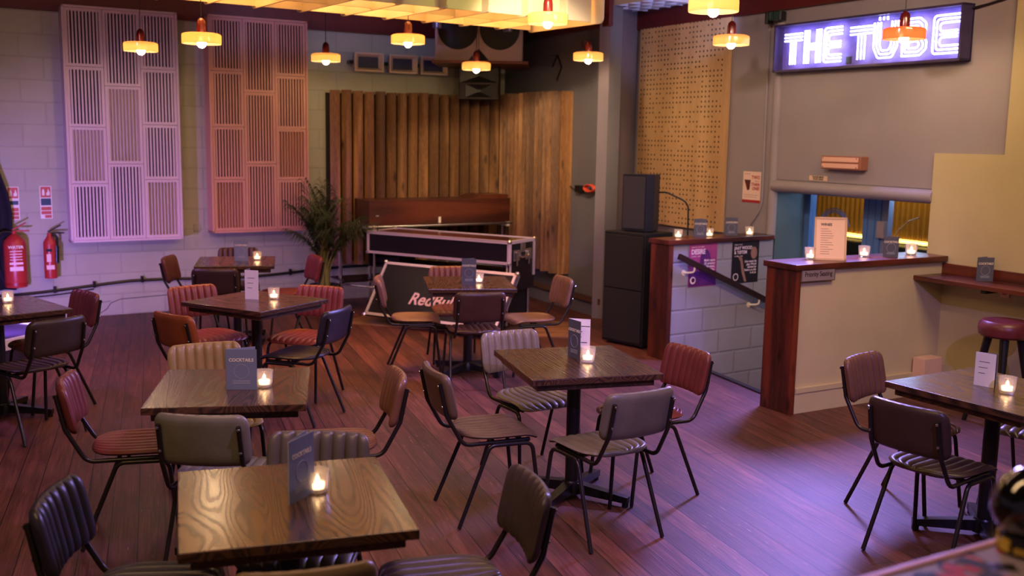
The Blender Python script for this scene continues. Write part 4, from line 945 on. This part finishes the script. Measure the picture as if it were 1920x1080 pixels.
def exsign(s, z, label, mid):
    t = thing('safety_sign', W(WL, s, -.004, z), WL[1], label, 'sign', 'extinguisher signs')
    MB().cube(0, .11, 0, .003, 0, .33).build('sheet', M_white, t); rd = mat('sign_red', srgb(190, 88, 78), .5)
    q = MB(); q.cube(.008, .102, -.001, 0, .215, .322); q.cube(.008 if mid else .04, .102, -.001, 0, .085, .12).cube(.008 if mid else .04, .102, -.001, 0, .045, .078).cube(.04, .102, -.001, 0, .008, .038); q.build('red_field', rd, t)
    MB().cube(.008, .102, -.001, 0, .135 if mid else .15, .205 if mid else .19).build('dark_field', mat('sign_teal', srgb(52, 74, 92), .5), t)
    q = MB(); q.cube(.022, .045, -.0016, -.001, .235, .285).cube(.028, .039, -.0016, -.001, .285, .30); q.add([(x, -.0016, z_) for x, z_ in [(.062, .235), (.09, .235), (.095, .26), (.078, .305), (.072, .27), (.06, .26)]], [tuple(range(6))]); q.build('pictogram', M_white, t)
exsign(-.835, 1.03, 'red and white safety sign above the water extinguisher', False); exsign(-.535, 1.035, 'red and teal safety sign above the slim extinguisher', True)
pts = []
for k in range(60):
    s = -1.3+5.6*k/59
    z = .29+.05*min(1, max(0, (s+.9)/1.2))+.018*math.sin(s*2.6+.4)+(.03 if s > 1.2 else 0)*min(1, (s-1.2)/1.2)
    pts.append((s, -.022, z))
t = thing('wall_cable', W(WL, 0), WL[1], 'thick black cable clipped along the foot of the left wall', 'cable')
MB().tube(pts, .016, 8).tube([(p[0], p[1]+.004, p[2]-.035+.01*math.sin(p[0]*4)) for p in pts[:14]], .007, 6).build('cable', M_black, t, True)
for s in (-.44, -.06, .42, 2.05):
    zz = min(pts, key=lambda p: abs(p[0]-s))[2]; MB().cube(s-.012, s+.012, -.043, 0, zz-.022, zz+.045).build('clip', M_black, t)
t = thing('blank_plate', W(WL, .98, -.0, .86), WL[1], 'small cream outline plate between the two pink panels', 'wall plate')
MB().cube(0, .07, -.008, 0, 0, .012).cube(0, .008, -.008, 0, 0, .08).cube(.062, .07, -.008, 0, 0, .08).cube(0, .07, -.008, 0, .072, .08).build('outline', M_left, t)
crk = MB().tube([(-.02, -.001, .02), (.06, -.001, .07), (.10, -.001, .13), (.2, -.001, .165), (.7, -.001, .18), (1.1, -.001, .2), (1.4, -.001, .21)], .0035, 4).tube([(.1, -.001, .15), (-.3, -.001, .11)], .002, 4).build('wall_crack', mat('crack_dark', srgb(60, 46, 50), .9)); crk.location = W(WL, 0); crk.rotation_euler = (0, 0, WL[1]); tag(crk, 'dark crack low in the painted left wall', 'crack')
# curtain at the left edge
cv = []; cf = []; prof2 = [(3.1, .04), (2.2, .05), (1.7, .10), (1.3, .22), (1.1, .25), (.9, .24), (.7, .17), (.55, .16), (.40, .24), (.34, .25)]
nx = 40
for z, wd in prof2:
    for i in range(nx):
        u = i/(nx-1); x = -.9+(wd+.6)*u-.0; cv.append((x-.76, -.10-.045*math.sin(u*26), z))
for j in range(len(prof2)-1):
    for i in range(nx-1): cf.append((j*nx+i, j*nx+i+1, (j+1)*nx+i+1, (j+1)*nx+i))
o = MB().add(cv, cf).build('curtain', mat('black_velvet', srgb(24, 18, 26), .9), None, True); o.location = W(WL, 0); o.rotation_euler = (0, 0, WL[1])
sd_ = o.modifiers.new('thick', 'SOLIDIFY'); sd_.thickness = .012; tag(o, 'black curtain gathered at the left edge beside the water extinguisher', 'curtain')
# low white rimmed case under the left table
t = thing('low_case', (-4.19, 8.26, 0), R(70), 'low violet lit case with white rims on the floor behind the leftmost table', 'case')
MB().cube(0, .74, .0, .75, .0, .19).build('body', mat('dark_case', srgb(52, 40, 70), .5), t)
wr = mat('white_rim', srgb(230, 224, 232), .5)
MB().cube(0, .74, -.012, .0, .115, .2).cube(0, .74, 0, .04, .19, .2).cube(.70, .75, 0, .75, .19, .2).cube(0, .74, .70, .76, .19, .2).build('rim', wr, t)

# ------------------------------------------------------------------ pendant lamps
M_shade = bpy.data.materials.new('amber_glass_shade'); M_shade.use_nodes = True
nt = M_shade.node_tree; nt.nodes.remove(nt.nodes['Principled BSDF']); out = nt.nodes['Material Output']
tl = nt.nodes.new('ShaderNodeBsdfTranslucent'); tl.inputs[0].default_value = (1, .74, .42, 1); df = nt.nodes.new('ShaderNodeBsdfDiffuse'); df.inputs[0].default_value = (1, .76, .46, 1)
gl = nt.nodes.new('ShaderNodeBsdfGlossy'); gl.inputs['Roughness'].default_value = .12
m1 = nt.nodes.new('ShaderNodeMixShader'); m1.inputs[0].default_value = .15; m2 = nt.nodes.new('ShaderNodeMixShader'); m2.inputs[0].default_value = .06
nt.links.new(tl.outputs[0], m1.inputs[1]); nt.links.new(df.outputs[0], m1.inputs[2]); nt.links.new(m1.outputs[0], m2.inputs[1]); nt.links.new(gl.outputs[0], m2.inputs[2]); nt.links.new(m2.outputs[0], out.inputs[0])
M_shade_o = M_shade.copy(); M_shade_o.name = 'orange_glass_shade'
for nd in M_shade_o.node_tree.nodes:
    if nd.type in ('BSDF_TRANSLUCENT', 'BSDF_DIFFUSE'): nd.inputs[0].default_value = (1, .40, .22, 1)
M_bulb = mat('warm_bulb', (1, .8, .5), .4, emit=(1, .70, .40, 1), estr=190)
M_cap = mat('dark_red_bakelite', srgb(92, 26, 22), .22, coat=.5)
LAMPS = [((-3.405, 9.5, 2.675), 'dark red capped', 'amber drum pendant lamp in front of the pale pink panel'), ((-2.458, 8.191, 2.641), '', 'amber drum pendant lamp left of the salmon panel'),
 ((-1.98, 10.896, 2.708), '', 'amber drum pendant lamp right of the salmon panel'), ((-.966, 9.365, 2.77), '', 'amber drum pendant lamp in front of the cream wall loudspeakers'),
 ((-.416, 11.0, 2.655), '', 'amber drum pendant lamp in front of the horn loudspeaker'), ((.233, 7.891, 2.804), '', 'amber drum pendant lamp overlapping the hanging yellow baffle'),
 ((.726, 10.515, 2.736), '', 'amber drum pendant lamp in front of the grey wall'), ((1.177, 6.31, 2.723), '', 'largest looking amber pendant lamp, cut by the top picture edge'),
 ((1.804, 8.811, 2.757), '', 'amber drum pendant lamp before the edge of the perforated board'), ((2.795, 7.578, 2.707), '', 'orange pendant lamp hanging in front of the neon sign')]
def make_lamp():
    t = thing('pendant_lamp', (0, 0, 0), 0, '-', 'pendant lamp', 'amber drum pendant lamps')
    MB().lathe([(.02, .052), (.13, .050), (.148, .042), (.15, .03), (.15, -.028), (.147, -.03), (.147, .03), (.13, .044), (.02, .046)], 40, cap=False).build('shade', M_shade, t, True)
    MB().lathe([(.0, .17), (.012, .168), (.03, .15), (.036, .12), (.037, .05), (.0, .05)], 20, cap=False).build('lampholder', M_cap, t, True)
    MB().lathe([(.0, -.062), (.016, -.058), (.03, -.044), (.035, -.026), (.03, -.008), (.016, .008), (.014, .045), (0, .045)], 16, cap=False).build('bulb', M_bulb, t, True)
    MB().tube([(0, 0, .165), (0, 0, .98)], .0035, 6).build('cord', M_black, t)
    MB().lathe([(.045, .965), (.05, .985)], 16).build('ceiling_rose', M_black, t, True)
    return t
pl = make_lamp()
for i, (p, _, lab) in enumerate(LAMPS):
    o = pl if i == 0 else copy_tree(pl)
    o.location = p; o['label'] = lab
    zt = 3.7-p[2]
    for ch in o.children:
        if ch.name.split('.')[0] == 'shade' and i == 9:
            ch.material_slots[0].link = 'OBJECT'; ch.material_slots[0].material = M_shade_o
    for ch in o.children:
        n_ = ch.name.split('.')[0]
        if n_ == 'cord': ch.scale = (1, 1, (zt-.165)/.815); ch.location = (0, 0, .165*(1-(zt-.165)/.815))
        if n_ == 'ceiling_rose': ch.location = (0, 0, zt-.985)

# ------------------------------------------------------------------ hanging baffle and coffered ceiling tile
t = thing('hanging_baffle', (.125, 10.35, 2.95), R(34), 'yellow lit white egg crate baffle hanging from the ceiling over the room', 'ceiling baffle')
M_baf = mat('white_baffle', srgb(238, 226, 196), .45)
Lb, Wb, Hb = 4.4, 1.17, .34
for yy, nm in ((-.10, 0), (-.62, 1), (-Wb+.12, 2)):
    MB().cube(-Lb, -.06, yy-.009, yy+.009, .015, Hb).build('long_board', M_baf, t)
def fin(x):
    rr = .05; poly = [(-Wb, Hb), (-Wb, rr)]+[(-Wb+rr-rr*math.cos(a), rr-rr*math.sin(a)) for a in (R(30), R(60), R(90))]+[(-rr+rr*math.sin(a), rr-rr*math.cos(a)) for a in (0, R(30), R(60), R(90))]+[(0, Hb)]
    n = len(poly); return MB().add([(x-.009, y, z) for y, z in poly]+[(x+.009, y, z) for y, z in poly], [tuple(range(n)), tuple(range(n, 2*n))[::-1]]+[(i, (i+1) % n, n+(i+1) % n, n+i) for i in range(n)])
k = 0
while -.01-.40*k > -Lb: fin(-.01-.40*k).build('cross_fin', M_baf, t); k += 1
q = MB()
for x in (-.4, -2.2, -4.0):
    for y in (-.15, -1.0): q.tube([(x, y, Hb-.02), (x, y, .75)], .003, 6)
q.build('hanging_wire', M_black, t)
t = thing('ceiling_diffuser', (1.45, 11.4, 3.30), R(-58), 'white grid acoustic tile on the ceiling lit blue', 'ceiling tile')
q = MB(); 
for i in range(9): q.cube(-.8, .8, -.62+.155*i-.006, -.62+.155*i+.006, 0, .1)
for i in range(9): q.cube(-.8+.2*i-.006, -.8+.2*i+.006, -.62, .62, 0, .1)
q.build('grid', mat('white_tile', srgb(226, 226, 236), .5), t); MB().cube(-.81, .81, -.63, .63, .1, .115).build('tile_back', MATS['white_tile'], t)
MB().tube([(-.6, -.4, .115), (-.6, -.4, .4)], .004, 6).tube([(.6, -.4, .115), (.6, -.4, .4)], .004, 6).tube([(.6, .4, .115), (.6, .4, .4)], .004, 6).tube([(-.6, .4, .115), (-.6, .4, .4)], .004, 6).build('hanging_wire', M_black, t)
for i, (x, lab) in enumerate(((-.84, 'leftmost of the four blue lit spotlight cans above the woofers'), (-.56, 'second from left of the four blue lit spotlight cans above the woofers'), (-.31, 'third from left of the four blue lit spotlight cans above the woofers'), (-.09, 'rightmost of the four blue lit spotlight cans above the woofers'))):
    t = thing('spotlight_can', (x, 11.1, 3.08+(-.02, 0, .03, -.045)[i]), 0, lab, 'spotlight', 'spotlight cans above the woofers')
    MB().lathe([(.045, 0), (.05, .0), (.05, .13), (.0, .14)], 18, cap=False).build('can', mat('satin_can', srgb(150, 148, 170), .3, .6), t, True)
    MB().tube([(0, 0, .14), (0, 0, .68)], .006, 6).build('stem', M_black, t)
    MB().lathe([(0, .012), (.044, .012)], 14, cap=False).build('lens', M_black, t)

# ------------------------------------------------------------------ foreground: sticker covered counter and glossy dome
random.seed(3)
t = thing('sticker_counter', (1.00, 1.66, 0), R(30), 'counter in the lower right corner covered with red, yellow, black and white stickers', 'counter')
# front edge through (.56,1.55)-(.88,1.73) at z 1.25
cx0 = MB().cube(-.55, .9, -1.0, .10, 1.19, 1.25, .006).build('counter_top', mat('lilac_sticker_base', srgb(158, 144, 170), .45), t)
MB().cube(-.55, .9, .10, .115, 1.185, 1.253, .004).build('pink_edge', mat('pink_edge', srgb(226, 170, 190), .4), t)
MB().cube(-.5, .85, -.9, .05, 0, 1.19).build('counter_body', M_black, t)
cols = [srgb(196, 62, 56), srgb(214, 176, 74), srgb(30, 26, 30), srgb(212, 206, 216), srgb(60, 56, 66), srgb(222, 120, 80), srgb(24, 22, 26), srgb(196, 62, 56)]
for k in range(96):
    i = random.randrange(len(cols)); x, y = (random.uniform(-.5, -.1), random.uniform(-.05, .085)) if k < 66 else (random.uniform(-.45, .2), random.uniform(-.25, .0)); a = random.uniform(0, PI); w_, h_ = random.uniform(.014, .036), random.uniform(.007, .016)
    M = Matrix.Translation((x, y, 1.2503+k*.00001)) @ Matrix.Rotation(a, 4, 'Z')
    b = MB().lathe([(w_*.6, 0), (w_*.6, .0004)], 14, M=M) if random.random() < .4 else MB().cube(-w_, w_, -h_, h_, 0, .0004, M=M)
    b.build('sticker', mat('sticker_ink_%d' % i, cols[i], .35), t)
d_ = thing('glossy_dome', (.878, 1.655, 1.2535), 0, 'glossy black dome on a stickered neck, on the counter at the right edge', 'ornament')
MB().lathe([(.0, 0), (.046, 0), (.044, .014), (.040, .032), (0, .032)], 28, cap=False).build('neck', mat('dome_neck', srgb(40, 36, 36), .3, noise=.5, nscale=30), d_, True)
for k in range(10):
    a = 2*PI*k/10; MB().cube(-.011, .011, -.002, .002, .004, .014 if k % 2 else .024, M=Matrix.Rotation(a, 4, 'Z') @ Matrix.Translation((0, -.045, 0))).build('neck_sticker', mat('sticker_yellow', srgb(206, 168, 70), .4), d_)
MB().lathe([(.0, .028), (.03, .030), (.052, .044), (.061, .068), (.059, .095), (.046, .122), (.022, .140), (0, .145)], 36, cap=False).build('dome', mat('gloss_black', srgb(14, 12, 14), .04, 0, .7, coat=1), d_, True)

# ------------------------------------------------------------------ lights
def spot(name, loc, to, col, power, ang, blend=.6, rad=.08):
    l = bpy.data.lights.new(name, 'SPOT'); l.energy = power; l.color = col; l.spot_size = R(ang); l.spot_blend = blend; l.shadow_soft_size = rad
    o = bpy.data.objects.new(name, l); COL.objects.link(o); o.location = loc; o.rotation_euler = (Vector(to)-Vector(loc)).to_track_quat('-Z', 'Y').to_euler(); return o
def area(name, loc, to, col, power, sx, sy):
    l = bpy.data.lights.new(name, 'AREA'); l.shape = 'RECTANGLE'; l.size = sx; l.size_y = sy; l.energy = power; l.color = col
    o = bpy.data.objects.new(name, l); COL.objects.link(o); o.location = loc; o.rotation_euler = (Vector(to)-Vector(loc)).to_track_quat('-Z', 'Y').to_euler(); return o
VIO = (.42, .25, 1); PINK = (1, .42, .62); WARM = (1, .62, .32)
spot('violet_uplight_left', (-4.3, 8.2, .45), (-4.55, 10.4, .55), (.40, .24, 1), 230, 96)
spot('violet_wash_floor_left', (-4.8, 6.0, 3.3), (-3.0, 8.6, 0), (.50, .22, 1), 340, 70)
spot('pink_wash_panels', (-3.6, 6.4, 3.4), (-3.9, 11.0, 2.0), (1, .50, .68), 55, 50)
spot('warm_wash_panels', (-2.6, 7.5, 3.4), (-2.8, 11.6, 1.4), (1, .58, .40), 55, 40)
spot('blue_wash_back', (-.9, 8.0, 3.55), (-2.1, 11.8, 2.7), (.45, .42, 1), 190, 45)
spot('neon_sign_light', tuple(W(WR, .95, -.28, 2.6)), (1.1, 6.4, .0), (.36, .27, 1), 1000, 108, .8, .3)
spot('violet_wash_floor_right', (2.2, 1.0, 3.4), (1.7, 5.2, 0), (.38, .27, 1), 520, 60)
spot('violet_wash_middle', (.5, 3.0, 3.5), (-.4, 6.0, 0), (.60, .34, .95), 300, 80)
spot('warm_wash_back', (.3, 6.5, 3.55), (-.05, 12.4, 1.3), (1, .73, .44), 760, 31)
spot('warm_wash_right', (.4, 5.4, 3.55), (2.4, 9.4, 1.9), (1, .70, .66), 210, 60)
spot('blue_case_rim', (2.2, 7.8, 3.4), (.1, 10.2, .6), (.3, .3, 1), 160, 30)
area('warm_ceiling_front', (-1.2, 1.9, 3.6), (-1.0, 4.5, 0), (1, .62, .30), 70, 2.6, .35)
area('warm_ceiling_mid', (-.5, 5.2, 3.62), (-.5, 5.4, 0), (1, .56, .36), 30, 3.0, .3)
area('warm_ceiling_right', (3.0, 5.0, 3.6), (3.4, 7.2, .8), (1, .66, .40), 70, 1.6, .3)
for k, x in enumerate((-.7, -2.0, -3.4)):
    p = Vector((.125, 10.35, 3.62))+Matrix.Rotation(R(34), 3, 'Z') @ Vector((x, -.55, 0))
    o = area('baffle_lamp', tuple(p), (p.x, p.y+.001, 0), (1, .45, .13), 34, 1.0, .9); o.rotation_euler = (0, 0, R(34)); o.data.spread = R(110)
spot('yellow_baffle_wash', (.3, 7.9, 2.9), (-.7, 9.2, 3.15), (.75, .85, .08), 24, 75)
spot('blue_tile_wash', (2.0, 9.6, 2.9), (1.5, 11.3, 3.35), (.4, .45, 1), 40, 60)
area('hall_blue_light', tuple(W(WR, .9, .75, 1.55)), tuple(W(WR, .5, .3, .6)), (.45, .65, 1), 10, .8, .3)  # blue area light behind the window, aimed into the hall
area('booth_glow', tuple(W(WR, -.3, 1.5, 1.7)), tuple(W(WR, -.5, 2.0, .9)), (1, .7, .25), 7, 2.2, .2)
wd = bpy.data.worlds.new('room_ambient'); S.world = wd; wd.use_nodes = True
wd.node_tree.nodes['Background'].inputs[0].default_value = (.60, .44, .60, 1); wd.node_tree.nodes['Background'].inputs[1].default_value = .14

# ------------------------------------------------------------------ camera
pt, rl = .146, .0172
fw = Vector((0, math.cos(pt), -math.sin(pt))); up = Vector((0, math.sin(pt), math.cos(pt))); rt = Vector((1, 0, 0))
rt, up = rt*math.cos(rl)+up*math.sin(rl), up*math.cos(rl)-rt*math.sin(rl)
cam = bpy.data.cameras.new('camera'); cam.sensor_width = 36; cam.sensor_fit = 'HORIZONTAL'; cam.lens = 36; cam.clip_start = .05
cam.dof.use_dof = True; cam.dof.focus_distance = 5.4; cam.dof.aperture_fstop = 2.4
co = bpy.data.objects.new('camera', cam); COL.objects.link(co)
co.matrix_world = Matrix(((rt.x, up.x, -fw.x, 0), (rt.y, up.y, -fw.y, 0), (rt.z, up.z, -fw.z, 1.93), (0, 0, 0, 1)))
S.camera = co
S.view_settings.view_transform = 'Standard'; S.view_settings.look = 'None'; S.view_settings.gamma = 1; S.view_settings.use_curve_mapping = False
S.view_settings.exposure = -0.08
